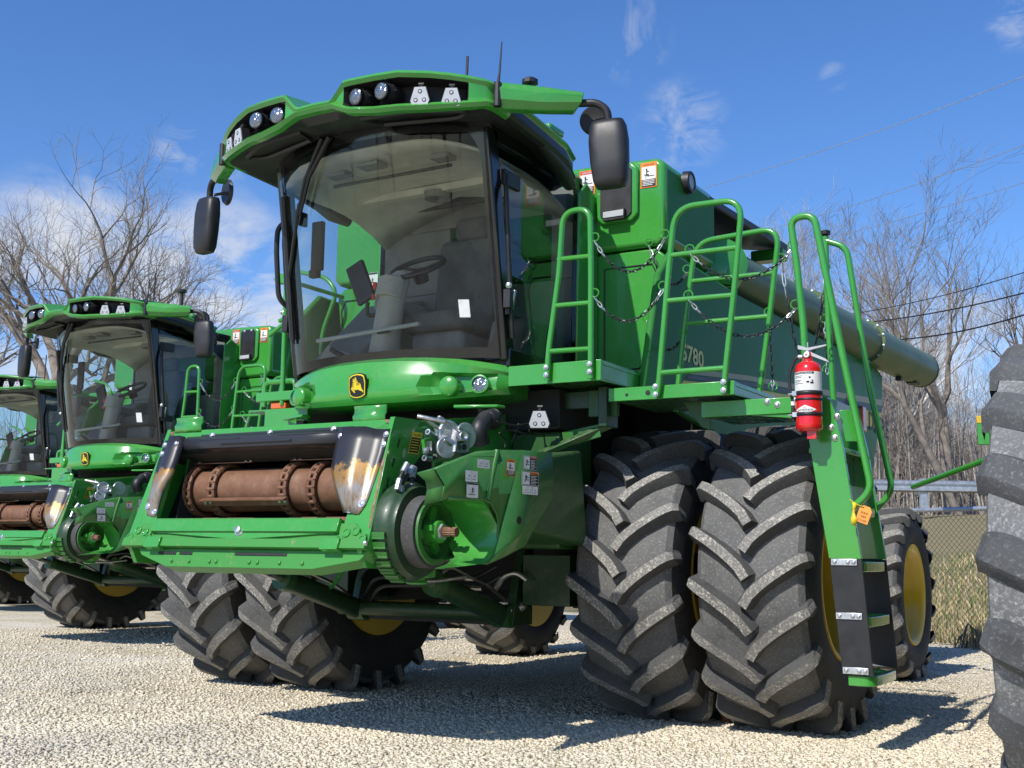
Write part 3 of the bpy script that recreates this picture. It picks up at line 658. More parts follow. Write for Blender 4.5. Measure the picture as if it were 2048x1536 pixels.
P0 = wsy(-.60, .70)+V((0, -.035, 0)); mb.tube([wsy(-.58, .74)+V((0, -.03, 0)), wsy(-.93, .42)+V((0, -.02, 0)), wsy(-.93, .14)+V((0, -.02, 0))], .013, 'black_plastic', 6); mb.tube([wsy(-.86, .82)+V((0, -.02, 0)), wsy(-.93, .16)+V((0, -.025, 0))], .02, 'black_plastic', 6)
mb.build('wiper', cab)
mb = MB(); mb.tube(fillet([(-.90, -1.40, 3.42), (-.98, -1.44, 3.36), (-.985, -1.44, 3.2), (-.98, -1.40, 2.84), (-.93, -1.28, 2.76)], .06), .019, 'black_plastic', 10); mb.bolt((-.93, -1.29, 2.76), (-.5, -1, 0), .016); mb.build('grab_handle', cab)

# front cowl below the windshield
xs = [-.885, -.84, -.70, -.60, -.52, -.46, -.40, -.25, 0, .25, .40, .46, .52, .60, .70, .84, .885]
def cowl_prof(x):
    a = abs(x)/.885; b = a**2.4
    yt = -1.535+.235*b; yf = -1.705+.36*a**2.2; zt_ = 2.318-.075*b; zc_ = 2.19-.0*b; zb_ = 2.0+.065*b
    rec = 0 if abs(x) < .43 else (.055 if abs(x) < .83 else .0)
    edge_ = 1 if abs(x) > .87 else 0
    r2 = rec*(1 if abs(x) > .5 else .0)
    pts = [(x, yt+.10, zt_-.02), (x, yt, zt_), (x, (yt+yf)/2-.01, zt_-.04), (x, yf+.035, zc_), (x, yf+.028+r2, zc_-.02), (x, yf+.012+rec, (zc_+zb_)/2), (x, yf+.015+rec, zb_+.045), (x, yf+.02, zb_+.03), (x, yf+.045, zb_), (x, yf+.4, zb_-.01)]
    pts = [(x+(math.copysign(.55*(p[2]-2.11), x) if .37 < abs(x) < .55 and 3 <= i <= 7 else 0), p[1], p[2]) for i, p in enumerate(pts)]
    if edge_: pts = [(p[0], p[1]+.03, p[2]) for p in pts]
    return pts
mb = MB(); mb.grid([cowl_prof(x) for x in xs], 'green')
for i in (0, -1):
    pr = cowl_prof(xs[i]); mb.add(pr, [tuple(range(len(pr)))], 'green')
cowl = mb.build('cowl', root, 30, weld=True)
for s in (1, -1):
    mb = MB(); p = V((s*.605, -1.545, 2.098)); dn = V((s*.22, -1, .0)).normalized()
    mb.lathe([(-.06, .066), (.02, .064), (.028, .058), (.032, .05), (.04, .03), (.042, .0001)], p, dn, 'green', 24); mb.build('horn_cover', cowl)
    mb = MB(); p = V((s*.755, -1.43, 2.118)); dn = V((s*.25, -1, .05)).normalized()
    mb.lathe([(-.05, .062), (.01, .060), (.012, .050), (.0, .048), (.004, .03), (.006, .0001)], p, dn, 'black_plastic', 24, mats=['green', 'green', 'green', 'clear_lens', 'clear_lens']); mb.build('headlight', cowl)
# emblem with the leaping deer
def emblem(parent, c, xd, yd, w):
    xd = V(xd).normalized(); yd = V(yd).normalized(); zd = xd.cross(yd); k = w/950.
    def T(x, y, l): return V(c)+xd*((x-740)*k)+yd*((750-y)*k)+zd*l
    out = [(300, 340), (520, 220), (840, 180), (1060, 225), (1200, 300), (1245, 600), (1210, 900), (1180, 1190), (950, 1290), (700, 1325), (450, 1290), (290, 1190), (250, 900), (270, 600)]
    def sc(f): return [(740+(x-740)*f, 755+(y-755)*f) for x, y in out]
    mb = MB()
    for f, mt, l0, l1 in ((1.07, 'black_ink', -.01, .009), (1., 'yellow_ink', .0, .0115), (.90, 'black_ink', .0, .0135)):
        mb.prism([T(x, y, l0) for x, y in sc(f)], zd*(l1-l0), mt)
    deer = [[(590, 640), (520, 595), (600, 570), (660, 540), (760, 540), (810, 490), (800, 540), (720, 590), (710, 690), (740, 735), (900, 735), (940, 690), (890, 615), (910, 605), (985, 680), (1000, 780), (1030, 900), (1130, 1010), (1110, 1090), (1040, 1010), (900, 970), (830, 925), (640, 940), (520, 890), (500, 895), (560, 980), (625, 1060), (600, 1085), (520, 1020), (395, 890), (420, 830), (550, 800)],
            [(640, 560), (690, 470), (700, 410), (670, 330), (710, 335), (755, 400), (750, 480), (720, 560)], [(660, 540), (560, 545), (485, 545), (560, 490), (690, 480)], [(600, 490), (490, 415), (590, 440), (600, 360), (660, 440), (680, 490)]]
    for poly in deer:
        vs = [T(x, y, .0145) for x, y in poly]
        bm = bmesh.new(); bvs = [bm.verts.new(p) for p in vs]; f = bm.faces.new(bvs); bmesh.ops.triangulate(bm, faces=[f]); bm.verts.index_update()
        fs = [tuple(v.index for v in q.verts) for q in bm.faces]; co = [v.co.copy() for v in bm.verts]; bm.free()
        mb.add(co, fs, 'yellow_ink')
    return mb.build('emblem', parent, 0)
emblem(cowl, (0, -1.697, 2.118), (1, 0, 0), (0, -.16, 1), .128)
for s in (1, -1):
    mb = MB(); mb.prism([(s*.60, -1.45, 1.965), (s*.62, -1.52, 1.965), (s*.88, -1.42, 1.965), (s*.90, -1.35, 1.965)], (0, 0, .02), 'green'); mb.cbox((s*.75, -1.36, 1.925), (.07, .05, .08), 'black_plastic'); mb.build('step_bracket', cowl, bevel=.006)

# ------------------------------------------------------------------ roof
nodes = [(0, -2.24, 3.825, 3.775, 0), (.125, -2.24, 3.82, 3.772, 0), (.15, -2.245, 3.83, 3.768, 0), (.235, -2.25, 3.92, 3.730, 0), (.285, -2.245, 3.925, 3.712, 1), (.45, -2.22, 3.932, 3.692, 1), (.61, -2.19, 3.934, 3.688, 1), (.78, -2.115, 3.922, 3.690, 1), (.90, -2.05, 3.908, 3.698, 1), (.985, -1.995, 3.895, 3.706, 0), (1.085, -1.925, 3.877, 3.72, 0), (1.115, -1.87, 3.868, 3.72, 0), (1.12, -1.70, 3.855, 3.715, 0), (1.11, -1.25, 3.82, 3.69, 0), (1.09, -.90, 3.80, 3.66, 0), (1.02, -.66, 3.79, 3.62, 0), (.80, -.52, 3.80, 3.62, 0), (0, -.46, 3.82, 3.64, 0)]
def inward(x, y, d, s):  # shift a rim point toward the roof centre
    c = V((0, -1.25)); v = (c-V((x, y))); v = v.normalized()*d if v.length > 0 else v
    if abs(x) < 1.05 and y < -1.9: v = V((0, 1))*d
    return x+v.x, y+v.y
ring = [(n, 1) for n in nodes]+[(n, -1) for n in nodes[-2:0:-1]]
rows = []; pods = []
for (x, y, zt_, zb_, pod), s in ring:
    def q(d, z): xx, yy = inward(x, y, d, s); return (xx*s, yy, z)
    dk = .17 if pod else .022
    front = y < -1.6
    r_ = [q(.5, zt_+.05 if not front else zt_+.06), q(.16, zt_+.028), q(0.012, zt_+.008), q(.0, zt_-.012), q(.02, zt_-.034), q(dk, zt_-.04 if pod else (zt_*.7+zb_*.3)), q(dk, zb_+.045 if pod else (zt_*.35+zb_*.65)), q(.018, zb_+.042), q(.0, zb_+.022), q(.02, zb_), q(.06, zb_-.004)]
    rows.append(r_); pods.append(pod)
mb = MB(); nr = len(rows); nc = len(rows[0])
mb.v = [p for r_ in rows for p in r_]
for i in range(nr):
    for j in range(nc-1):
        i2 = (i+1) % nr; dark = (pods[i] or pods[i2]) and j in (4, 5, 6)
        side = ring[i][0][1] > -1.80 and ring[i2][0][1] > -1.80 and j >= 5
        mb.f.append((i*nc+j, i*nc+j+1, i2*nc+j+1, i2*nc+j)); mb.m.append(mb.mi('black_plastic' if dark or side else 'green'))
mb.f.append(tuple(i*nc for i in range(nr))); mb.m.append(mb.mi('green'))
roof = mb.build('roof', root, 32)
mb = MB(); loop = [V(r_[-1]) for r_ in rows]; loop2 = [V((p.x*.93, p.y*.96-.03, 3.735 if p.y < -1.2 else 3.66)) for p in loop]
loop3 = [V((p.x*.80, -1.25+(p.y+1.25)*.68, 3.765)) for p in loop]
vs = loop+loop2+loop3; n = len(loop); fs = []
for k in (0, 1): fs += [(k*n+i, k*n+(i+1) % n, (k+1)*n+(i+1) % n, (k+1)*n+i) for i in range(n)]
fs.append(tuple(2*n+i for i in range(n))); mb.add(vs, fs, 'black_plastic')
for s in (1, -1): mb.tube(fillet([(s*.25, -2.06, 3.742), (s*.62, -2.02, 3.735), (s*.92, -1.86, 3.735), (s*.80, -1.78, 3.742), (s*.3, -1.9, 3.748)], .08), .018, 'black_plastic', 6, closed=True)
mb.build('roof_underside', roof)
for s in (1, -1):   # rear corner skirt of the roof
    mb = MB(); pr = [(s*1.06, -1.22, 3.70), (s*1.03, -.95, 3.66), (s*1.01, -.82, 3.62), (s*.97, -.66, 3.60)]
    mb.tube(pr, [.03, .045, .055, .045], 'black_plastic', 12, flat=1.0); mb.build('roof_skirt', roof)
    mb = MB(); mb.cbox((s*1.02, -1.02, 3.86), (.10, .20, .05), 'green'); mb.build('roof_hatch', roof, bevel=.015)
mb = MB(); mb.prism([(-.13, -2.0, 3.84), (.13, -2.0, 3.84), (.10, -2.05, 3.90), (-.10, -2.05, 3.90)], (0, .5, .02), 'green'); mb.tube(fillet([(-.10, -2.06, 3.85), (-.09, -2.06, 3.905), (.09, -2.06, 3.905), (.10, -2.06, 3.85)], .02), .008, 'green', 6); mb.build('roof_hatch', roof, bevel=.01)
def spot(c, d, kind):
    mb = MB(); d = V(d).normalized(); c = V(c)
    if kind == 'round':
        mb.lathe([(-.16, .035), (-.13, .06), (-.05, .062), (-.03, .054), (.0, .054), (.004, .048), (.012, .035), (.016, .0001)], c, d, 'black_gloss', 22, mats=['black_plastic', 'black_plastic', 'black_plastic', 'black_gloss', 'black_gloss', 'clear_lens', 'clear_lens'])
        u = d.orthogonal().normalized()
        for k in range(10): r_ = Q(d, 2*PI*k/10) @ u; mb.tube([c+r_*.064-d*.12, c+r_*.064-d*.06], .006, 'black_plastic', 4)
        mb.tube([c+V((0, .05, .055)), c+V((0, .06, .10))], .012, 'black_plastic', 6); mb.tube(fillet([c-d*.15, c-d*.14-V((0, 0, .08)), c-d*.06-V((0, 0, .095))], .03), .006, 'black_plastic', 5)
    else:
        r3 = V((d.y, -d.x, 0)).normalized()*-1; up = r3.cross(d)*1
        if up.z < 0: up = -up
        def T(a, b, l): return c+r3*a+up*b+d*l
        sh = [(-.048, -.058), (.048, -.058), (.058, -.03), (.034, .052), (-.034, .052), (-.058, -.03)]
        if kind == 'wide': sh = [(a*1.12, b*.95) for a, b in sh]
        mb.prism([T(a*1.10, b*1.08, -.06) for a, b in sh], d*.062, 'black_plastic'); mb.prism([T(a, b, -.01) for a, b in sh], d*.018, 'lamp_white')
        for a, b in ((0, .025), (-.026, -.028), (.026, -.028)): mb.lathe([(0, .0135), (.003, .013), (.003, .008), (.0015, .0001)], T(a, b, .008), d, 'black_plastic', 12, mats=['black_plastic', 'black_plastic', 'lamp_white'])
        mb.tube([T(-.018, .078, -.03), T(.018, .078, -.03)], .013, 'black_plastic', 8); mb.cbox(T(0, .062, -.03), (.02, .02, .03), 'black_plastic')
    return mb
for s in (1, -1):
    spot((s*.316, -2.215, 3.815), (-s*.12+.0, -1, -.10), 'round').build('work_light', roof, 40)
    spot((s*.505, -2.205, 3.82), (-s*.05, -1, -.06), 'round').build('work_light', roof, 40)
    spot((s*.735, -2.12, 3.775), (s*.38, -1, -.06), 'led').build('work_light', roof, 40, bevel=.003)
    spot((s*.90, -2.03, 3.768), (s*.50, -1, -.06), 'led').build('work_light', roof, 40, bevel=.003)
# mirror wings, arms and mirrors
for s in (1, -1):
    mb = MB()
    sec0 = [(1.135, -1.85, 3.88), (1.14, -1.885, 3.83), (1.14, -1.875, 3.765), (1.135, -1.83, 3.715), (1.13, -1.74, 3.72), (1.13, -1.74, 3.88)]
    sec1 = [(1.35, -1.70, 3.862), (1.355, -1.735, 3.81), (1.355, -1.725, 3.755), (1.35, -1.68, 3.715), (1.33, -1.60, 3.72), (1.33, -1.60, 3.86)]
    sec2 = [(1.545, -1.555, 3.842), (1.555, -1.575, 3.81), (1.545, -1.57, 3.772), (1.49, -1.56, 3.728), (1.45, -1.50, 3.73), (1.50, -1.50, 3.83)]
    secs = [[(s*x, y, z) for x, y, z in q] for q in (sec0, sec1, sec2)]
    mb.grid([q+[q[0]] for q in secs], 'green'); mb.add(secs[0], [tuple(range(6))], 'green'); mb.add(secs[2], [tuple(range(6))], 'green')
    wing = mb.build('mirror_arm', roof, 30, weld=True, bevel=.008)
    mb = MB(); mb2 = MB(); mb2.tube([(s*1.125, -1.87, 3.72), (s*1.125, -1.87, 3.87)], .024, 'black_plastic', 10); mb2.build('hinge', wing)
    mb.tube(fillet([(s*1.47, -1.53, 3.79), (s*1.60, -1.49, 3.785), (s*1.655, -1.46, 3.74), (s*1.662, -1.45, 3.64)], .08), .024, 'black_plastic', 12); mb.build('mirror_bracket', wing)
    mb = MB(); cc = V((s*1.667, -1.45, 3.462))
    nprof = [(-.215, .55, .50), (-.21, .72, .7), (-.17, .86, .95), (-.05, .97, 1.0), (.08, 1.0, 1.0), (.17, .92, .9), (.202, .80, .75), (.212, .5, .4)]
    rows = []
    rot = M.Rotation(s*R(14), 3, 'Z') @ M.Rotation(s*R(-3), 3, 'Y')
    for (z, kx, ky) in nprof:
        r_ = []
        for i in range(28):
            a = 2*PI*i/28; cxx, syy = math.cos(a), math.sin(a)
            X_ = math.copysign(abs(cxx)**.55, cxx)*.122*kx; Y_ = math.copysign(abs(syy)**.6, syy)*(.075*ky if syy < 0 else .045*ky)
            r_.append(cc+rot @ V((X_, Y_, z)))
        rows.append(r_)
    mb.grid(rows, 'black_plastic', closed=True); mb.add(rows[0], [tuple(range(28))[::-1]], 'black_plastic'); mb.add(rows[-1], [tuple(range(28))], 'black_plastic')
    mb.build('mirror', wing, 50)
    mb = MB(); q = V((s*1.54, -1.39, 3.715)); mb.lathe([(-.012, .03), (-.02, .085), (.0, .098), (.006, .096), (.006, .0001)], q, (-s*.45, 1, .05), 'black_plastic', 28); mb.tube([q, q+V((s*.09, -.05, -.02))], .012, 'black_plastic', 8); mb.build('convex_mirror', wing)
mb = MB(); mb.tube([(1.10, -1.83, 3.86), (1.112, -1.83, 3.95), (1.125, -1.83, 4.145)], [.011, .007, .004], 'black_plastic', 8); mb.build('antenna', roof)
mb = MB(); mb.tube([(.45, -1.2, 3.92), (.46, -1.2, 4.435)], .0095, 'black_plastic', 8); mb.build('antenna', roof)
mb = MB(); q = py(1060, 162, -1.2); mb.tube([(q.x, q.y, 3.86), (q.x, q.y, q.z-.02)], .02, 'black_plastic', 8); mb.lathe([(-.03, .03), (-.02, .055), (.005, .055), (.015, .04), (.015, .0001)], q, (0, 0, 1), 'black_plastic', 10); mb.build('beacon', roof)
# ------------------------------------------------------------------ platform, railings, chains, ladder
plat = MB()
def beam(mb, x0, x1, y, z0, z1, depth, mat='green', holes=()):
    mb.box((x0, y, z0), (x1, y+.025, z1), mat)
    mb.box((x0, y+.025, z1-.03), (x1, y+depth, z1-.012), mat)
    mb.prism([(x1-.006, y+.025, z0), (x1-.006, y+depth, z0+.02), (x1-.006, y+depth, z1+.0), (x1-.006, y+.025, z1)], (-.012, 0, 0), mat)
    for (x, z, r_) in holes: mb.lathe([(-.002, r_), (.004, r_), (.004, .0001)], (x, y, z), (0, -1, 0), 'black_ink', 12)
beam(plat, .885, 1.538, -1.30, 2.112, 2.240, .95)
beam(plat, 1.516, 2.325, -1.15, 1.999, 2.080, .75, holes=((1.64, 2.035, .010), (1.78, 2.04, .016)))
plat = plat.build('platform', root, bevel=.008)
mb = MB(); mb.box((-1.28, -1.27, 2.13), (-.9, -1.245, 2.2), 'green'); mb.box((-1.28, -1.245, 2.16), (-.9, -.4, 2.18), 'green'); mb.box((-1.2, -1.2, 2.06), (-.9, -.9, 2.17), 'black_plastic'); plr = mb.build('platform', root, bevel=.008)
mb = MB(); mb.box((-1.30, -1.32, 2.05), (-.80, -1.05, 2.065), 'green'); mb.box((-1.12, -1.34, 1.90), (-.72, -1.30, 2.06), 'green'); mb.build('step_bracket', plr, bevel=.006)
mb = MB(); mb.cbox((-1.08, -1.22, 2.10), (.14, .06, .05), 'orange_lens'); mb.build('marker_lamp', plr, bevel=.008)
mb = MB(); beam(mb, 2.06, 2.64, -1.0, 1.892, 1.986, .58); mb.box((2.64, -1.0, 1.885), (2.70, -.975, 1.986), 'green')
for x, z in ((2.47, 1.966), (2.53, 1.945), (2.64, 1.965), (2.64, 1.915)): mb.bolt((x, -1.0, z), (0, -1, 0))
mb.prism([(2.36, -.99, 1.892), (2.70, -.99, 1.892), (2.72, -.99, 1.80), (2.66, -.99, 1.82), (2.60, -.99, 1.865)], (0, .02, 0), 'green'); mb.box((2.62, -.96, 1.986), (2.70, -.44, 2.01), 'green'); mb.build('ladder_landing', plat, bevel=.008)
# perforated tread sheets seen from below
def tread(x0, x1, y0, y1, z, parent, nx, ny, tilt=0.):
    mb = MB(); dx = (x1-x0)/nx; dy = (y1-y0)/ny
    for i in range(nx):
        for j in range(ny):
            cx, cy = x0+dx*(i+.5), y0+dy*(j+.5); h = min(dx, dy)*(.34 if (i*3+j*2) % 5 == 0 else .17)
            o = [(x0+dx*i, y0+dy*j), (x0+dx*(i+1), y0+dy*j), (x0+dx*(i+1), y0+dy*(j+1)), (x0+dx*i, y0+dy*(j+1))]
            inn = [(cx+h*math.cos(a), cy+h*math.sin(a)) for a in [R(225), R(270), R(315), 0, R(45), R(90), R(135), R(180)]]
            vs = [(x, y, z+tilt*(y-y0)) for x, y in o+inn]
            mb.add(vs, [(0, 1, 6, 5, 4), (1, 2, 8, 7, 6), (2, 3, 10, 9, 8), (3, 0, 4, 11, 10)], 'green_dusty_shade')
    mb.build('tread_plate', parent, 0)
tread(1.10, 1.535, -1.27, -.40, 2.125, plat, 9, 16); tread(1.52, 2.32, -1.12, -.42, 2.01, plat, 16, 14); tread(2.06, 2.64, -.97, -.44, 1.905, plat, 12, 11)
for kind in range(6):
    mb = MB()
    if kind == 0: mb.prism([(1.92, -.95, 2.0), (2.10, -.95, 2.0), (2.10, -.95, 1.82), (2.04, -.95, 1.84)], (0, .012, 0), 'green_dusty_shade')
    if kind == 1: mb.box((1.30, -1.0, 1.93), (1.50, -.96, 2.10), 'green_dusty_shade')
    if kind == 2: mb.box((1.40, -1.06, 1.86), (1.46, -.9, 2.11), 'green_shade')
    if kind == 3: mb.box((.93, -1.0, 2.0), (1.02, -.6, 2.11), 'green_shade')
    if kind == 4: mb.box((1.02, -.98, 1.99), (1.5, -.95, 2.10), 'green_shade')
    if kind == 5: mb.tube([(1.45, -.98, 1.88), (.95, -1.15, 1.66)], .028, 'green_dusty_shade', 4); mb.prism([(1.12, -1.02, 1.84), (1.38, -1.02, 1.88), (1.40, -1.02, 1.80), (1.14, -1.02, 1.74)], (0, .01, 0), 'green_plastic')
    mb.build('platform_bracket', plat, bevel=.004)
def rail(name, main, bars, r=.0185, parent=None, feet=(), rb=.016):
    mb = MB(); mb.tube(main, r, 'green', 12)
    for a, b in bars: mb.tube([a, b], rb, 'green', 10)
    for p in feet:
        for dz in (0, .048): mb.bolt(V(p)+V((0, -.018, dz)), (0, -1, 0), .012)
    return mb.build(name, parent or plat)
Y1 = -1.33
rail('railing', fillet([(1.183, Y1, 2.13), (1.19, Y1, 2.30), (1.262, Y1, 2.80), (1.285, Y1, 3.185), (1.475, Y1, 3.185), (1.483, Y1, 2.8), (1.485, Y1, 2.12)], .10, 8), [((1.252, Y1, 2.885), (1.483, Y1, 2.88)), ((1.236, Y1, 2.592), (1.484, Y1, 2.588)), ((1.208, Y1, 2.308), (1.485, Y1, 2.303))], feet=((1.184, Y1, 2.16), (1.485, Y1, 2.16)))
Y2 = -1.18
rail('railing', fillet([(1.848, Y2, 2.0), (1.862, Y2, 2.06), (1.94, Y2, 2.86), (1.975, Y2, 3.155), (2.40, Y2, 3.15), (2.355, Y2, 2.7), (2.28, Y2, 2.1), (2.276, Y2, 2.0)], .13, 8), [((1.94, Y2, 2.862), (2.366, Y2, 2.86)), ((1.913, Y2, 2.585), (2.33, Y2, 2.578)), ((1.872, Y2, 2.150), (2.285, Y2, 2.152))], feet=((1.85, Y2, 2.02), (2.277, Y2, 2.02)))
Y3 = -.5
rail('railing', fillet([(1.68, Y3, 2.0), (1.745, Y3, 2.54), (1.83, Y3, 3.12), (2.40, Y3, 3.145), (2.33, Y3, 2.60), (2.245, Y3, 2.05)], .13, 8), [((1.79, Y3, 2.86), (2.36, Y3, 2.855)), ((1.755, Y3, 2.58), (2.325, Y3, 2.578)), ((1.68, Y3, 2.10), (2.25, Y3, 2.10))])
def link_chain(name, a, b, sag, parent, ends=True):
    mb = MB(); a, b = V(a), V(b); n = max(8, int(((b-a).length+sag*1.2)/.032))
    pts = []
    for i in range(n+1):
        t = i/n; p = a.lerp(b, t); p.z -= sag*4*t*(1-t); pts.append(p)
    for i in range(n):
        p, q = pts[i], pts[i+1]; d = (q-p).normalized(); c = (p+q)/2; u = d.orthogonal().normalized()
        u = Q(d, R(40 if i % 2 else 130)) @ u; L_ = (q-p).length*.66; W_ = .0095
        loop = [c+d*(math.cos(t)*L_)+u*(math.sin(t)*W_) for t in [2*PI*k/10 for k in range(10)]]
        mb.tube(loop, .0036, 'zinc' if i < 3 or i > n-3 else 'chain_steel', 5, closed=True)
    for p in ((a, b) if ends else ()):
        loop = [p+V((math.sin(t)*.026, .006*math.sin(t), .026+math.cos(t)*.026)) for t in [2*PI*k/14 for k in range(14)]]
        mb.tube(loop, .0045, 'green', 5, closed=True)
    return mb.build(name, parent)
link_chain('safety_chain', (1.508, Y1, 2.97), (1.90, Y2+.02, 2.98), .20, plat); link_chain('safety_chain', (1.508, Y1, 2.62), (1.885, Y2+.02, 2.66), .17, plat)
Y4 = -1.0; Y5 = -.42
link_chain('safety_chain', (2.07, Y2-.005, 2.86), (2.64, Y4, 2.86), .17, plat); link_chain('safety_chain', (2.06, Y2-.005, 2.58), (2.65, Y4, 2.50), .19, plat)
link_chain('safety_chain', (1.37, TY-.02, 3.22), (1.77, Y3, 2.92), .16, plat); link_chain('safety_chain', (1.35, TY-.02, 2.68), (1.74, Y3, 2.50), .14, plat)
link_chain('safety_chain', (2.41, Y3, 2.92), (2.665, Y5, 2.85), .62, plat); link_chain('safety_chain', (2.32, Y3, 2.58), (2.34, Y3, 2.10), .0, plat)
link_chain('safety_chain', (2.655, Y5, 2.52), (2.66, Y5, 2.20), .0, plat)
# ladder
lad = MB()
def stringer(mb, y, dy, mat_f):
    mb.prism([(2.70, y, 1.985), (2.78, y, 1.99), (2.835, y, 1.96), (2.86, y, 1.9), (2.905, y, 1.68), (2.99, y, 1.066), (2.81, y, 1.066), (2.70, y, 1.80)], (0, dy, 0), mat_f)
stringer(lad, Y4, .03, 'green'); stringer(lad, Y5, -.03, 'green')
for x, z in ((2.745, 1.79), (2.84, 1.80), (2.86, 1.74), (2.875, 1.86)): lad.bolt((x, Y4, z), (0, -1, 0))
lad.box((2.70, -.97, 1.66), (2.90, -.45, 1.69), 'green'); lad.box((2.80, -.97, 1.50), (2.815, -.45, 1.98), 'green')
lad.prism([(2.88, Y4+.03, 1.9), (2.96, Y4+.06, 1.9), (2.97, Y4+.06, 1.72), (2.91, Y4+.03, 1.72)], (0, .01, 0), 'green')
lad = lad.build('ladder', root, bevel=.006)
for y, dy in ((Y4, .012), (Y5, -.012)):
    mb = MB(); mb.prism([(2.812, y+dy*.4, 1.064), (2.988, y+dy*.4, 1.064), (3.035, y+dy*.4, .437), (2.866, y+dy*.4, .462)], (0, dy, 0), 'black_plastic')
    s_ = -1 if y == Y4 else 1
    for z, x0, x1 in ((1.048, 2.822, 2.965), (.755, 2.842, 2.985), (.463, 2.872, 3.012)):
        yy = y+dy*.4 if s_ < 0 else y+dy*.4
        mb.cbox(((x0+x1)/2, yy+s_*.005, z), (x1-x0, .006, .036), 'zinc')
        for x in (x0+.02, x1-.05, x1-.018): mb.bolt((x, yy+s_*.008, z), (0, s_, 0), .009)
    mb.build('rubber_flap', lad, bevel=.002)
for z, x1 in ((1.05, 3.0), (.75, 3.02), (.435, 3.045), (1.36, 2.955)):
    mb = MB(); w = .15
    pl = fillet([(x1-w, Y4+.02, z), (x1-.01, Y4+.02, z), (x1, -.71, z), (x1-.01, Y5-.02, z), (x1-w, Y5-.02, z)], .07)
    n = len(pl)
    mb.prism(pl, (0, 0, -.055), 'green'); 
    for i in range(40):
        p = (x1-w+.02+rng.random()*(w-.05), Y4+.06+rng.random()*.46, z); mb.cbox(p, (.02, .008, .008), 'green')
    mb.build('step', lad, bevel=.008)
rail('handrail', fillet([(2.715, Y4-.02, 1.90), (2.70, Y4-.02, 2.4), (2.668, Y4-.02, 2.76), (2.635, Y4-.02, 3.04), (2.775, Y4-.02, 3.045), (2.828, Y4-.02, 2.74), (2.93, Y4-.02, 2.15), (3.062, Y4-.02, 1.44), (2.955, Y4-.02, 1.345)], .07, 8), [], r=.021, parent=lad)
rail('handrail', fillet([(2.70, Y5, 1.95), (2.676, Y5, 2.47), (2.668, Y5, 3.07)], .1), [], r=.02, parent=lad)
rail('handrail', fillet([(2.668, Y5, 3.045), (2.80, Y5, 2.99), (2.919, Y5, 2.08), (3.035, Y5, 1.47), (2.935, Y5, 1.36)], .07, 8), [], r=.019, parent=lad)
mb = MB(); mb.lathe([(0, .012), (.02, .012), (.022, .032), (.045, .034), (.05, .02), (.05, .0001)], (2.668, Y5, 3.06), (0, 0, 1), 'black_plastic', 10); mb.build('clamp_knob', lad)
# right-hand side rails seen beyond the cab
rail('railing', fillet([(-1.04, -1.25, 2.1), (-1.045, -1.25, 2.6), (-1.05, -1.25, 3.05)], .1), [((-1.05, -1.25, 3.02), (-1.05, -.6, 3.02)), ((-1.10, -1.25, 2.72), (-1.04, -1.25, 2.74)), ((-1.19, -1.25, 2.62), (-1.05, -1.25, 2.70))])
mb = MB(); mb.prism([(-1.0, -1.25, 2.98), (-1.16, -1.25, 3.01), (-1.18, -1.25, 3.04), (-1.14, -1.25, 3.08), (-1.0, -1.25, 3.07)], (0, .06, 0), 'green'); mb.build('rail_plate', plat, bevel=.01)
rail('railing', fillet([(-1.54, -.3, 2.2), (-1.50, -.3, 2.83), (-1.36, -.3, 3.15), (-1.48, -.3, 3.29), (-1.75, -.3, 3.36)], .09), [])
mb = MB(); mb.tube(fillet([(-1.35, -1.1, 2.12), (-1.35, -1.1, 2.3), (-1.05, -1.1, 2.3), (-1.05, -1.1, 2.12)], .05), .02, 'green', 8); mb.build('railing', plat)

# ------------------------------------------------------------------ feeder house
O_ = V((0, -2.72, 1.075)); VV = V((0, .341, .94)); NN = V((0, -.94, .341))
def F(x, v, n=0): return O_+V((x, 0, 0))+VV*v+NN*n
mb = MB()
# frame: top beam, side posts, bottom beam; box body going back under the cab
def fbox(mb, x0, x1, v0, v1, n0, n1, mat):
    p = [F(x0, v0, n0), F(x1, v0, n0), F(x1, v1, n0), F(x0, v1, n0), F(x0, v0, n1), F(x1, v0, n1), F(x1, v1, n1), F(x0, v1, n1)]
    mb.add(p, [(0,3,2,1),(4,5,6,7),(0,1,5,4),(1,2,6,5),(2,3,7,6),(3,0,4,7)], mat)
mb.prism([F(-.868, .755), F(-.84, .70), F(.84, .70), F(.868, .755)], -NN*.16, 'green')
fbox(mb, -.84, .84, .60, .70, -.16, -.02, 'underbody')
for s in (1, -1):
    mb.prism([F(s*.868, .755), F(s*.74, .70), F(s*.715, .18), F(s*.70, .03), F(s*.905, .02)][::s], -NN*.03, 'green')
fbox(mb, -.70, .70, .09, .162, -.12, .03, 'green'); fbox(mb, -.69, .69, .155, .172, -.11, .02, 'green_worn')
mb.prism([F(-.69, .09, .012), F(0, .045, .02), F(.69, .09, .012), F(.69, .13, .012), F(-.69, .13, .012)], -NN*.04, 'green')
fbox(mb, -.90, .90, .0, .09, -.12, .0, 'green_worn'); fbox(mb, -.905, .905, .0, .05, -.10, .025, 'green_worn')
for x in (-.70, .62): fbox(mb, x, x+.12, -.012, .052, -.02, .04, 'green')
mb.prism([F(-.80, .0, -.02), F(.90, .0, -.02), F(.86, -.05, -.02), F(.55, -.10, -.03), F(-.54, -.105, -.03), F(-.76, -.04, -.02)], -NN*.10, 'green_worn')
for x, l in ((-.62, .14), (-.45, .10), (-.02, .24), (.22, .14)): fbox(mb, x, x+l, -.035, -.018, -.03, -.016, 'black_ink')
for x in (-.5, -.36, -.2, -.15, .1, .16, .32, .48): mb.bolt(F(x, -.07, -.028), NN, .012, 'green_worn')
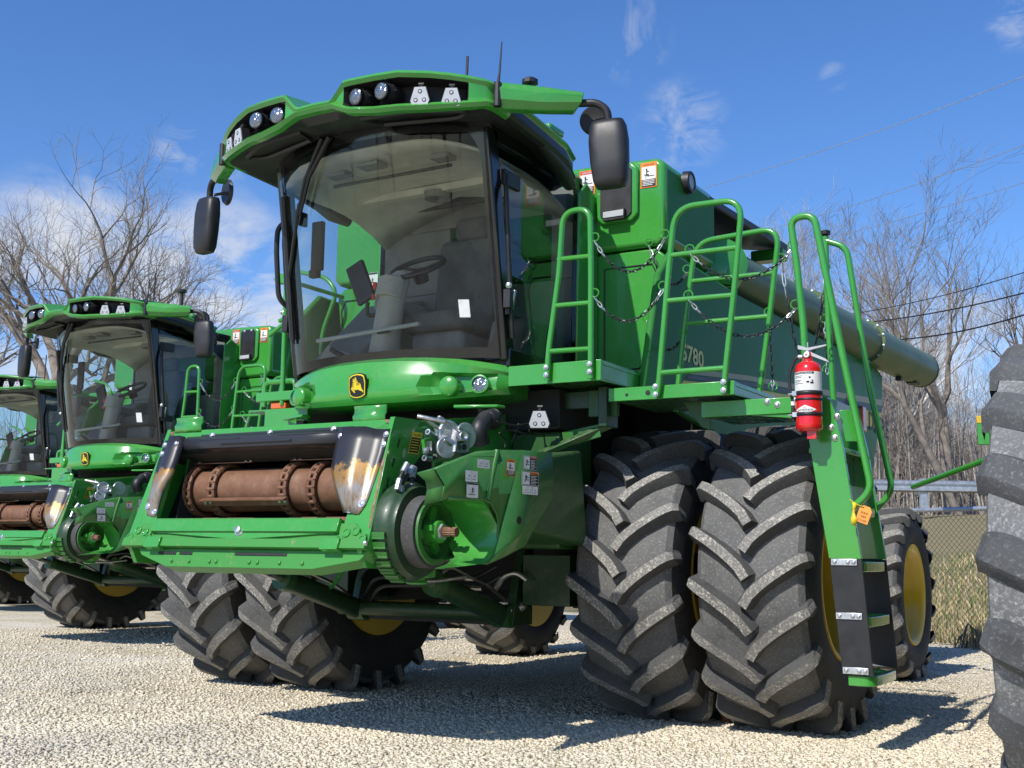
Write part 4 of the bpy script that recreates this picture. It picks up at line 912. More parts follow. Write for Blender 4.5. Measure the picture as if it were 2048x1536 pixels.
mb.bolt(F(0, .097, .02), NN, .022); mb.bolt(F(.905, .03, .02), V((1, -.3, .1)), .010)
for s in (1, -1):
    mb.prism([F(s*.69, .145, .008), F(s*.72, .03, .012), F(s*.895, .03, .012), F(s*.80, .145, .008)][::s], -NN*.02, 'green_worn')
    for x, v in ((.715, .05), (.755, .09), (.815, .10), (.87, .055)): mb.lathe([(0, .026), (.01, .026), (.01, .017), (.004, .016), (.004, .0001)], F(s*x, v, .008), NN, 'green', 14)
feeder = mb.build('feeder_house', root, bevel=.006)
# side plates and the body behind
for s in (1, -1):
    mb = MB(); pl = [(-2.462, 1.797), (-2.22, 1.802), (-2.25, 1.75), (-2.15, 1.775), (-2.17, 1.64), (-2.36, 1.47), (-2.42, 1.28), (-2.52, .976), (-2.67, .983), (-2.72, 1.075)]
    mb.prism([(s*.872, y, z) for y, z in pl], (-.03*s, 0, 0), 'green')
    for k in range(6):
        y0, z0 = -2.42-.045*k, 1.68-.11*k; mb.prism([(s*.8735, y0, z0), (s*.8735, y0+.012, z0), (s*.8735, y0-.006, z0-.05), (s*.8735, y0-.018, z0-.05)], (.001*s, 0, 0), 'black_ink')
    o = mb.build('side_plate', feeder, bevel=.004)
    if s > 0:
        p = px(830, 886, .872); decal(o, p, (0, .96, .0), (0, .30, .95), .10, .13, 'caution')
mb = MB()
mb.prism([(-.72, -2.42, 1.72), (-.72, -.6, 2.02), (-.72, -.5, 1.40), (-.72, -2.50, 1.12)], (.02, 0, 0), 'green'); mb.prism([(.70, -2.42, 1.72), (.70, -.6, 2.02), (.70, -.5, 1.40), (.70, -2.50, 1.12)], (.02, 0, 0), 'green')
mb.prism([(-.72, -2.40, 1.76), (-.72, -.6, 2.04), (-.72, -.6, 2.01), (-.72, -2.40, 1.72)], (1.44, 0, 0), 'green'); mb.prism([(-.72, -2.55, 1.16), (-.72, -.5, 1.42), (-.72, -.5, 1.36), (-.72, -2.55, 1.10)], (1.44, 0, 0), 'underbody')
mb.box((-.70, -1.62, 1.25), (.70, -1.60, 1.85), 'underbody'); mb.prism([(-.87, -2.5, 1.12), (-.87, -2.3, 1.62), (-.87, -2.1, 1.62), (-.87, -2.1, 1.12)], (.15, 0, 0), 'underbody'); mb.prism([(.72, -2.5, 1.12), (.72, -2.3, 1.62), (.72, -2.1, 1.62), (.72, -2.1, 1.12)], (.15, 0, 0), 'underbody')
for s in (1, -1): mb.prism([(s*.69, -2.42, 1.70), (s*.69, -1.6, 1.85), (s*.69, -1.6, 1.25), (s*.69, -2.55, 1.18)], (-.01*s, 0, 0), 'underbody')
mb.build('feeder_body', feeder)
mb = MB()
for k in range(14):
    v0, v1 = .12+.045*k, .12+.045*(k+1); w0 = .006+.012*rng.random()
    x0, x1 = .897-.038*v0/.755, .897-.038*v1/.755; mb.add([F(x0-w0, v0, .0025), F(x0+.004, v0, .0025), F(x1+.004, v1, .0025), F(x1-.006-.012*rng.random(), v1, .0025)], [(0, 1, 2, 3)], 'edge_wear')
for x, w in ((.80, .07), (-.86, .05)): mb.add([F(x, .752, .003), F(x+w, .752, .003), F(x+w, .72, .003), F(x+w*.4, .735, .003)], [(0, 1, 2, 3)], 'edge_wear')
mb.build('worn_edge', feeder, 0)
# black sheet deflectors
mb = MB(); mb.prism([F(-.56, .717, .006), F(.60, .722, .006), F(.60, .690, .012), F(-.56, .690, .012)], -NN*.008, 'worn_sheet')
rows = []
for v, n_ in ((.70, .012), (.675, .035), (.645, .035), (.62, .02), (.603, -.03)): rows.append([F(x, v, n_) for x in (-.66, -.4, 0, .3, .56)])
mb.grid(rows, 'worn_sheet')
for x0, x1, v in ((-.52, -.20, .666), (.10, .52, .672), (-.34, .20, .638)): mb.tube([F(x0, v, .036), F(x1, v, .036)], .007, 'worn_sheet', 6)
for x in (-.46, 0, .47): mb.bolt(F(x, .705, .012), NN, .013)
mb.build('top_deflector', feeder, 40, solid=.004)
for s in (1, -1):
    def D(x, v, n_=0): return F(s*x, v, n_)
    mb = MB()
    inner = [(.655, .693), (.650, .60), (.648, .53), (.652, .45), (.672, .40), (.690, .335), (.705, .27), (.715, .205), (.72, .188)] if s < 0 else [(.535, .687), (.540, .60), (.546, .53), (.555, .45), (.59, .39), (.622, .336), (.65, .29), (.675, .25), (.697, .205)]
    outer = [(.862, .692), (.862, .62), (.862, .55), (.856, .47), (.848, .39), (.841, .33), (.836, .29), (.828, .25), (.80, .197)]
    rows = []
    for (xi, vi), (xo, vo) in zip(inner, outer):
        wv = max(0, min(1, (vi-.20)/.12)); dep = .055*wv
        rows.append([D(xi, vi, .004+dep*.6), D(xi+(xo-xi)*.15, vi, .006+dep), D(xi+(xo-xi)*.45, vi*.9+vo*.1, .006+dep), D(xi+(xo-xi)*.60, vi*.5+vo*.5, .006+dep*.85), D(xi+(xo-xi)*.72, vo, .006+dep*.15), D(xi+(xo-xi)*.88, vo, .005), D(xo, vo, .004)])
    mb.grid(rows, 'worn_sheet')
    for x, v in ((.575 if s > 0 else .69, .64), (.845, .66), (.845, .60), (.805, .255), (.735, .225)): mb.bolt(D(x, v, .055 if v == .64 else .006), NN, .012)
    for x, v in ((.805, .255), (.735, .222)): mb.lathe([(0, .022), (.006, .022), (.006, .010), (.002, .0001)], D(x, v, .008), NN, 'zinc', 14)
    mb.build('side_deflector', feeder, 45, solid=.004)
# drum and feeder chains
dc = F(0, .455, -.24); mb = MB()
mb.tube([dc+V((-.69, 0, 0)), dc+V((.69, 0, 0))], .128, 'rust', 40)
mb.build('conveyor_drum', feeder)
for x in (-.655, -.455, .105, .315):
    mb = MB(); rr = .150; N_ = 22
    for k in range(N_):
        a = 2*PI*k/N_; a2 = a+2*PI/N_*.92; c0 = dc+V((x, -math.cos(a)*rr, math.sin(a)*rr)); c1 = dc+V((x, -math.cos(a2)*rr, math.sin(a2)*rr))
        for dx in (-.021, .021): mb.tube([c0+V((dx, 0, 0)), c1+V((dx, 0, 0))], .013, 'rust', 6)
        mb.tube([c0+V((-.026, 0, 0)), c0+V((.026, 0, 0))], .012, 'rust', 8)
    mb.build('conveyor_chain', feeder)
for (x0, x1, ang) in ((-.50, .16, -25), (-.72, -.22, 78), (.08, .52, 80), (-.72, -.2, -82), (.08, .55, -80)):
    mb = MB(); a = R(ang); o = dc+V((0, -math.cos(a)*.175, math.sin(a)*.175)); rad = V((0, -math.cos(a), math.sin(a))); tan = V((0, math.sin(a), math.cos(a)))
    for lo, hi, n0, n1 in ((-.028, .022, -.006, .0), (.016, .022, 0, .035)):
        p = [o+V((x, 0, 0))+tan*t+rad*q for q in (n0, n1) for x, t in ((x0, lo), (x1, lo), (x1, hi), (x0, hi))]
        mb.add(p, [(0,3,2,1),(4,5,6,7),(0,1,5,4),(1,2,6,5),(2,3,7,6),(3,0,4,7)], 'rust')
    for x in (x0+.02, x0+.06, x1-.06, x1-.02): mb.bolt(o+V((x, 0, 0))-tan*.008, rad, .009, 'steel')
    mb.build('conveyor_slat', feeder)
for s in (1, -1):
    mb = MB(); rows = []
    for v, n_ in ((.745, .0), (.762, .01), (.778, .02), (.80, .012), (.82, .018), (.836, .03)): rows.append([F(s*x, v, n_-.01) for x in (.58, .80)])
    mb.grid(rows, 'green'); mb.build('hook_bracket', feeder, 50, solid=.012)
# drive pulley, belt and guard drum on the left side
pc = V((0, -2.40, 1.176))
mb = MB(); mb.lathe([(.86, .18), (.87, .262), (.95, .27), (.99, .255), (1.0, .245), (1.02, .24), (1.02, .0001)], pc, (1, 0, 0), 'green_shade', 40)
for k in range(14):
    a = R(110+k*11); mb.cbox(pc+V((.94, math.cos(a)*.272, -abs(math.sin(a))*.272)), (.09, .014, .024), 'green_plastic', M.Rotation(-a, 3, 'X'))
mb.build('guard_drum', feeder)
mb = MB(); mb.lathe([(1.0, .10), (1.0, .172), (1.012, .176), (1.012, .168), (1.108, .168), (1.108, .176), (1.122, .174), (1.122, .146), (1.06, .14), (1.05, .075), (1.07, .07)], pc, (1, 0, 0), 'green_plastic', 48)
for k in range(3):
    a = R(70+120*k); mb.cbox(pc+V((1.065, math.cos(a)*.105, math.sin(a)*.105)), (.02, .05, .09), 'green', M.Rotation(a-PI/2, 3, 'X'))
mb.lathe([(1.05, .062), (1.15, .060), (1.155, .05), (1.155, .03)], pc, (1, 0, 0), 'green', 24)
mb.cbox(pc+V((1.12, -.065, .02)), (.05, .03, .03), 'green'); mb.lathe([(1.15, .044), (1.17, .044), (1.17, .03)], pc, (1, 0, 0), 'zinc', 6); pul = mb.build('pulley', feeder, 40)
mb = MB()
prof = [(1.15, .022)]
rows = []
for h in [1.155+.012*i for i in range(9)]:
    rows.append([pc+V((h, math.cos(a)*r_, math.sin(a)*r_)) for a, r_ in [(2*PI*k/28, (.026 if k % 2 else .022)*(1 if abs(h-1.215) > .008 else .75)) for k in range(28)]])
mb.grid(rows, 'rust', closed=True); mb.add(rows[-1], [tuple(range(28))], 'rust'); mb.build('splined_shaft', pul, 20)
mb = MB(); arc = [pc+V((0, math.cos(a)*.187, math.sin(a)*.187)) for a in [R(75+i*7.5) for i in range(29)]]
path = [V((0, -1.55, 1.62))]+arc+[V((0, -1.5, 1.22))]
rows = []
for i, p in enumerate(path):
    t = (path[min(i+1, len(path)-1)]-path[max(0, i-1)]).normalized(); nn = V((0, -t.z, t.y))
    if nn.dot(p-pc) < 0: nn = -nn
    rows.append([p+V((x, 0, 0))+nn*o for x, o in ((1.018, -.012), (1.018, .004), (1.032, .006), (1.045, .002), (1.058, .006), (1.072, .002), (1.086, .006), (1.102, .004), (1.102, -.012))])
mb.grid(rows, 'rubber_wall', closed=True); mb.build('drive_belt', pul, 40)
# moulded side shield
SHT = V((math.sin(R(5)), math.cos(R(5)), 0)); SHN = V((math.cos(R(5)), -math.sin(R(5)), 0)); SHP = V((1.40, -2.6, 1.3))
def SH(x, y):
    d = ray(780+.2279*x, 820+.2279*y); o = V(CAM); return o+d*((SHP-o).dot(SHN)/d.dot(SHN))
up = [SH(385, 520), SH(690, 405), SH(960, 350), SH(1150, 352), SH(1410, 372)]
right = [SH(1425, 560), SH(1415, 780), SH(1300, 960), SH(1180, 1185)]
bot = [SH(1020, 1270), SH(850, 1345)]
edge_ = [SH(905, 1275), SH(945, 1130), SH(950, 1010), SH(930, 910), SH(880, 815), SH(810, 778)]
lip = [SH(500, 770), SH(440, 800), SH(470, 660), SH(455, 585)]
poly = up+right+bot+edge_+lip; rY = SH(900, 520).y
def bulge(p):  # the panel swells outward towards its middle ridge
    k = math.exp(-((p.y-rY-(p.z-1.35)*.12)/.10)**2); return p+SHN*(.012*k)
bm = bmesh.new(); bv = [bm.verts.new(p) for p in poly]; f = bm.faces.new(bv); bmesh.ops.triangulate(bm, faces=[f])
bm.verts.index_update()
mb = MB(); mb.add([v.co.copy() for v in bm.verts], [tuple(v.index for v in q.verts) for q in bm.faces], 'green_plastic'); bm.free()
# top and rear returns
ret = up+right
mb.grid([ret, [p+V((-w, .02, .0)) for p, w in zip(ret, (.05, .06, .16, .34, .40, .40, .40, .40, .40))]], 'green_plastic')
mb.grid([bot[::-1]+right[::-1][:1], [p+V((-.45, .06, .03)) for p in bot[::-1]+right[::-1][:1]]], 'green_plastic')
ec = [SH(435, 1395), SH(640, 1372), SH(850, 1345), SH(905, 1275), SH(945, 1130), SH(950, 1010), SH(930, 910), SH(880, 815), SH(810, 778), SH(720, 777), SH(640, 776)]
fr = [SH(500, 770), SH(440, 800), SH(470, 660), SH(455, 585), SH(385, 520)]
mb.grid([fr, [p+V((-.10, .0, -.02)) for p in fr]], 'green_plastic')
ridge = [SH(935, 355), SH(900, 520), SH(850, 790)]
mb.tube([p+V((.004, 0, 0)) for p in ridge], [.016, .018, .012], 'green_plastic', 10)
mb.tube([p+V((.002, 0, 0)) for p in ec[2:]], .006, 'green_plastic', 6); mb.tube([SH(500, 770), SH(640, 776), SH(820, 780)], .011, 'green_plastic', 8)
mb.lathe([(0, .028), (.003, .028), (.003, .0001)], SH(1122, 968)+SHN*.004, SHN, 'black_ink', 18); mb.tube([SH(700, 408)+V((.004, 0, 0)), SH(930, 412)+V((.004, 0, 0))], .004, 'black_ink', 6)
shield = mb.build('side_shield', root, 40, solid=.008)
mb = MB(); rows = [ec]
wk = [.03, .10, .20, .30, .30, .30, .30, .30, .26, .18, .10]; rz = [.0, .01, .03, .05, .03, 0, 0, 0, 0, 0, 0]
for k in (.15, .4, .7, 1.): rows.append([p+V((-w*k, .03*k if 1.05 < p.z < 1.3 else 0, r_*k)) for p, w, r_ in zip(ec, wk, rz)])
mb.grid(rows, 'green'); mb.build('belt_scoop', shield, 60)
for (x, y, w, h, kind, head) in ((797, 473, 108, 78, 'two', None), (693, 582, 108, 98, 'two', None), (700, 706, 102, 130, 'one', 'x'), (1037, 508, 78, 145, 'warning', 'WARNING'), (1207, 465, 118, 122, 'wide', 'DANGER'), (1208, 602, 152, 122, 'wide', 'WARNING'), (1208, 706, 136, 74, 'three', None)):
    decal(shield, SH(x, y)+SHN*.014, SHT, (0, 0, 1), (SH(x+w/2, y)-SH(x-w/2, y)).dot(SHT), SH(x, y-h/2).z-SH(x, y+h/2).z, kind, head)
# hydraulic multi-coupler with its lever
def CP(x, y, v=1.15): return px(780+.2279*x, 820+.2279*y, v)
mb = MB()
a, b = CP(262, 55, 1.02), CP(470, 190, 1.08); e_ = V((0.05, .03, .0))
mb.tube([a, b], .017, 'zinc', 8, flat=.5); mb.tube([a+e_*1.3+V((.03, 0, .0)), b+e_*1.6], .014, 'zinc', 8, flat=.5); mb.tube([a+V((-.01, -.01, 0)), a+e_*1.3+V((.06, .03, -.03))], .014, 'steel', 8)
c = CP(520, 215, 1.10); mb.lathe([(-.015, .075), (0, .08), (.012, .075), (.012, .0001)], c, (1, -.25, .05), 'zinc', 24); c2 = CP(665, 225, 1.04); mb.lathe([(-.01, .075), (.01, .075), (.01, .0001)], c2, (1, -.2, .05), 'zinc', 24)
c3 = CP(600, 290, 1.12); mb.cbox(c3, (.07, .13, .15), 'steel', M.Rotation(R(-14), 3, 'X')); mb.lathe([(0, .032), (.05, .03), (.052, .02), (.04, .0001)], CP(620, 245, 1.16), (1, -.6, .1), 'steel', 16); mb.lathe([(0, .018), (.01, .018), (.01, .0001)], CP(645, 325, 1.165), (1, -.1, 0), 'black_ink', 12)
c4 = CP(500, 330, 1.12); mb.lathe([(-.02, .06), (0, .06), (.0, .0001)], c4, (1, -.5, .1), 'zinc', 20); mb.tube([CP(470, 260, 1.15), CP(540, 310, 1.17)], .012, 'steel', 6); mb.tube([CP(540, 380, 1.12), CP(525, 420, 1.12)], .012, 'zinc', 6)
mb.build('coupler', feeder, bevel=.004)
mb = MB(); mb.prism([CP(300, 260, 1.0), CP(390, 230, 1.0), CP(430, 320, 1.0), CP(425, 385, 1.0), CP(315, 385, 1.0)], (-.02, 0, 0), 'green')
for x, y in ((322, 355), (358, 352)): mb.bolt(CP(x, y, 1.0), (1, -.4, 0), .016)
mb.cbox(CP(375, 318, 1.01), (.02, .05, .05), 'steel'); mb.build('coupler_bracket', feeder)
for pts in ([(410, 160), (430, 260), (408, 330), (405, 420)], [(330, 190), (400, 240), (430, 290)], [(95, 760), (105, 650), (200, 500)], [(195, 740), (190, 620), (215, 500)], [(60, 700), (85, 600), (150, 470)], [(300, 420), (360, 430), (430, 400), (470, 410)]):
    mb = MB(); q = fillet([CP(x, y, .98) for x, y in pts], .04); mb.tube(q, .011, 'black_plastic', 8); mb.tube([q[0], q[0]+(q[1]-q[0]).normalized()*.06], .017, 'zinc', 8); mb.tube([q[-1], q[-1]+(q[-2]-q[-1]).normalized()*.06], .017, 'zinc', 8); mb.build('hose', feeder)
mb = MB(); mb.lathe([(-.09, .05), (-.06, .06), (-.05, .035), (-.03, .06), (0, .06), (.02, .04), (.02, .0001)], CP(280, 720, .96), (.1, -.1, 1), 'steel', 20); mb.build('belt_idler', feeder)
mb = MB(); mb.tube(fillet([CP(800, 300, .9), CP(770, 170, .9), CP(860, 60, .9), CP(920, 110, .9)], .12), .055, 'black_plastic', 12); mb.ball(CP(905, 80, .92), .085, 'black_plastic', 10, 6, (.7, .9, .8)); mb.build('air_duct', feeder)
for pts in ([(940, 100), (1100, 140), (1260, 110)], [(1000, 180), (1090, 180), (1220, 220), (1230, 140)], [(1060, 300), (1110, 180), (1130, 120)], [(960, 200), (1020, 260), (1010, 330)], [(1120, 250), (1180, 200), (1300, 190), (1380, 250)]):
    mb = MB(); mb.tube(fillet([CP(x, y, .98) for x, y in pts], .06), .006, 'black_plastic', 6); mb.build('wire', feeder)
lp = py(1082, 839, -1.2); spot((lp.x, -1.22, lp.z), (.35, -1, -.08), 'wide').build('work_light', root, 40, bevel=.003)
mb = MB(); mb.tube(fillet([(.70, -2.35, 1.0), (.74, -2.2, .93), (.80, -2.0, .90), (.86, -1.7, .93)], .1), .012, 'steel', 8); mb.lathe([(-.03, .05), (-.02, .065), (0, .045), (.02, .065), (.03, .05), (.03, .0001)], (.86, -2.2, .92), (0, 0, 1), 'green', 18); mb.cbox((.86, -2.2, .96), (.18, .10, .06), 'green'); mb.build('tensioner', feeder, bevel=.004)
# ------------------------------------------------------------------ the other combines in the row
def row_copy(loc, rot, label):
    c = dup(root, None, skip=tuple(dual_wheels))
    c.location = loc; c.rotation_euler = (0, 0, rot); c['label'] = label
    return c
second = row_copy((-6.834, 3.529, 0), -.035, 'second green combine in the row, left of the nearest one, on wide single front tyres')
third = row_copy((-13.42, 7.04, 0), -.035, 'farthest green combine at the left edge, half hidden behind the second one')
single_me = None
for c in (second, third):
    for s in (1, -1):
        w_, t_ = make_wheel(c, s*1.74, 0, FZ, FR, .80, .50, .10, s, tyre_me=single_me, nlug=20, lug_h=.06, lug_w=.075, rise=.30)
        single_me = t_.data

# ------------------------------------------------------------------ machine parked to the right, only its big tyre reaches into the picture
near = dup(root, None, skip=tuple(dual_wheels)); near.location = (6.57, -2.32, 0); near['label'] = 'combine cut off by the right edge, showing little but one big worn block tyre'
wh, t4 = make_wheel(near, -2.285, 0, .965, 1.0, .58, .58, .02, 1, nlug=20, lug_h=.045, lug_w=.11, rise=.15, mats=('rubber_worn', 'rubber_worn', 'rubber_dark', 'rubber_dark'), sh=.10, power=.9)
for x in (-1.48, 1.48, 2.30): make_wheel(near, x, 0, .965, 1.0, .58, .58, .02, 1 if x > 0 else -1, tyre_me=t4.data)
P0 = py(1826, 974, 3.4); P1 = py(1985, 915, 2.2)
mb = MB(); mb.tube([P0-V(near.location), P1-V(near.location), V((-1.2, 3.0, 2.1))], .024, 'green', 10); mb.build('marker_arm', near)
q = py(1968, 868, 2.0)-V(near.location); mb = MB(); mb.cbox(q, (.09, .05, .17), 'green'); mb.cbox(q+V((0, -.002, .11)), (.095, .055, .06), 'yellow'); mb.tube([q+V((0, .03, 0)), V((-1.2, 2.5, 2.15))], .02, 'green', 8); mb.build('marker_plate', near, bevel=.006)

# ------------------------------------------------------------------ fire extinguisher strapped to the ladder
ec_ = py(1617, 770, -1.115)
ex = empty('fire_extinguisher', (ec_.x, -1.115, 1.78)); tag(ex, 'red fire extinguisher strapped upright to the ladder top with two black bands', 'fire extinguisher')
r0 = .074; H = .385
mb = MB(); mb.lathe([(-.012, .060), (0, .070), (.006, r0+.001), (.03, r0+.001), (.034, r0), (H-.05, r0), (H-.02, r0*.90), (H-.004, r0*.62), (H+.004, r0*.36), (H+.05, r0*.30), (H+.05, .0001)], (0, 0, 0), (0, 0, 1), 'extinguisher_red', 40); mb.cbox((.02, .0, -.03), (.05, .06, .05), 'extinguisher_red'); body = mb.build('cylinder', ex, 40)
def wrap(mb, z0, z1, a0, a1, mat, rr=r0+.0012, n=16):
    rows = [[(rr*math.sin(R(a0+(a1-a0)*i/n)), -rr*math.cos(R(a0+(a1-a0)*i/n)), z) for i in range(n+1)] for z in (z0, z1)]
    mb.grid(rows, mat)
mb = MB(); wrap(mb, .205, .320, -88, 88, 'white'); wrap(mb, .306, .318, -58, 40, 'black_ink', r0+.002); wrap(mb, .190, .204, -80, 80, 'yellow_ink')
def ctext(mb, st, z, h, a0, a1, mat, rr=r0+.0030):
    vs, fs, bb = text_mesh(st)
    out = []
    for v in vs:
        a = R(a0+(a1-a0)*(v[0]-bb[0])/(bb[1]-bb[0])); out.append((rr*math.sin(a), -rr*math.cos(a), z+(v[1]-.35)/.7*h))
    mb.add(out, fs, mat)
ctext(mb, 'INSTRUCTIONS', .312, .009, -50, 32, 'white')
for z, a0, a1 in ((.294, -52, -8), (.286, -52, -14), (.270, -52, -12), (.262, -52, -20), (.252, -52, -6)): wrap(mb, z, z+.0025, a0, a1, 'black_ink', r0+.002, 6)
for z, a0, w_ in ((.28, 18, 8), (.262, 30, 6), (.255, 8, 12), (.25, 24, 14)): wrap(mb, z, z+.010, a0, a0+w_, 'black_ink', r0+.002, 3)
ctext(mb, 'ABC 10', .197, .010, -45, 45, 'red_ink')
# white diamond badge
vs = [(r0+.0014)*1 for _ in range(1)]
n = 8; rows = []
for k in (-1, 0, 1):
    rows.append([((r0+.0016)*math.sin(R(50*t)), -(r0+.0016)*math.cos(R(50*t)), .105+k*.026*(1-abs(t))) for t in [-1+2*i/n for i in range(n+1)]])
mb.grid(rows, 'white'); ctext(mb, 'AMEREX', .103, .010, -34, 34, 'black_ink'); ctext(mb, 'BY', .116, .006, -5, 5, 'red_ink')
mb.build('label', body, 60)
mb = MB()
for z0, z1 in ((.190, .213), (.072, .092)):
    wrap(mb, z0, z1, -100, 190, 'black_plastic', r0+.004, 26)
    mb.cbox((-r0*.86, -r0*.62, (z0+z1)/2), (.03, .02, .026), 'zinc'); mb.tube([(-r0*1.05, -r0*.4, (z0+z1)/2), (-r0*1.5, -r0*.3, (z0+z1)/2)], .006, 'zinc', 6)
wrap(mb, .160, .172, -180, 180, 'black_plastic', r0+.003, 26); mb.build('strap', ex, 50, solid=.003)
mb = MB(); mb.lathe([(0, .020), (.02, .020), (.03, .014), (.03, .0001)], (0, 0, H+.03), (0, 0, 1), 'zinc', 16)
mb.lathe([(0, .019), (.008, .019), (.010, .015), (.010, .0001)], (0, -.022, H+.035), (0, -1, .1), 'steel', 18, mats=['steel', 'steel', 'white']); mb.lathe([(0, .006), (.001, .006), (.001, .0001)], (0, -.033, H+.036), (0, -1, .1), 'red_ink', 10)
mb.prism([(-.055, -.008, H+.075), (.0, -.008, H+.062), (.105, -.008, H+.082), (.11, -.008, H+.09), (.0, -.008, H+.078), (-.055, -.008, H+.098)], (0, .016, 0), 'lamp_white')
mb.prism([(.015, -.008, H+.055), (.10, -.008, H+.01), (.122, -.008, H-.012), (.10, -.008, H-.004), (.012, -.008, H+.035)], (0, .016, 0), 'lamp_white'); mb.tube([(-.0, 0, H+.05), (.0, 0, H+.11)], .004, 'zinc', 6); mb.build('valve_handle', ex, bevel=.002)
mb = MB(); mb.tube(fillet([(-.015, 0, H+.03), (-.07, 0, H+.03), (-.11, 0, H-.06), (-.108, 0, .24), (-.09, 0, .15)], .06, 8), .0085, 'black_plastic', 10); mb.tube([(-.055, 0, H+.032), (-.03, 0, H+.03)], .011, 'lamp_white', 10); mb.tube([(-.091, 0, .155), (-.088, 0, .05)], [.011, .014], 'black_plastic', 12); mb.tube([(-.091, 0, .14), (-.0905, 0, .162)], .0125, 'white', 10); mb.build('hose', ex)
# paper tag tied to the handrail
tg = py(1728, 1030, -1.05); mb = MB()
rot = M.Rotation(R(20), 3, 'Y')
q = [tg+rot @ V(p) for p in ((-.035, 0, .03), (-.018, 0, .05), (.018, 0, .05), (.035, 0, .03), (.035, -.008, -.045), (-.035, -.004, -.045))]
mb.prism(q, (0, .001, 0), 'tag_orange')
mb.text('SOLD', tg+rot @ V((0, -.004, .012)), rot @ V((1, 0, 0)), rot @ V((0, 0, 1)), .012, 'black_ink', .002); mb.text('5504', tg+rot @ V((0, -.006, -.008)), rot @ V((1, 0, 0)), rot @ V((0, 0, 1)), .011, 'black_ink', .002); mb.text('1213 HRS', tg+rot @ V((0, -.009, -.029)), rot @ V((1, 0, 0)), rot @ V((0, 0, 1)), .009, 'black_ink', .003)
o = mb.build('paper_tag', None, 0); tag(o, 'orange paper tag with handwriting tied to the ladder handrail by yellow tape', 'tag')
mb = MB(); rows = [[tg+V((-.062+.006*math.sin(k*.9), -.012+.006*math.cos(k*1.7), .07-.018*k)), tg+V((-.042+.006*math.sin(k*1.3+1), -.008-.004*math.cos(k*1.4), .066-.018*k))] for k in range(8)]
mb.grid(rows, 'yellow_ink'); mb.tube([tg+V((-.075, 0, .085)), tg+V((-.03, -.005, .055)), tg+V((.0, -.004, .045))], .006, 'yellow_ink', 6, flat=.4); mb.build('tape', o, 40, solid=.001)
# broken brick lying by the tyre
bp_ = pz(1457, 1437, .03); mb = MB(); mb.cbox((0, 0, 0), (.10, .09, .06), 'brick', M.Rotation(.5, 3, 'Z')); mb.cbox((.02, .01, .012), (.07, .07, .05), 'brick', M.Rotation(1.1, 3, 'Z') @ M.Rotation(.3, 3, 'X')); o = mb.build('brick', None, bevel=.012); o.location = bp_; tag(o, 'small broken red brick on the gravel between the two dual tyres', 'brick')

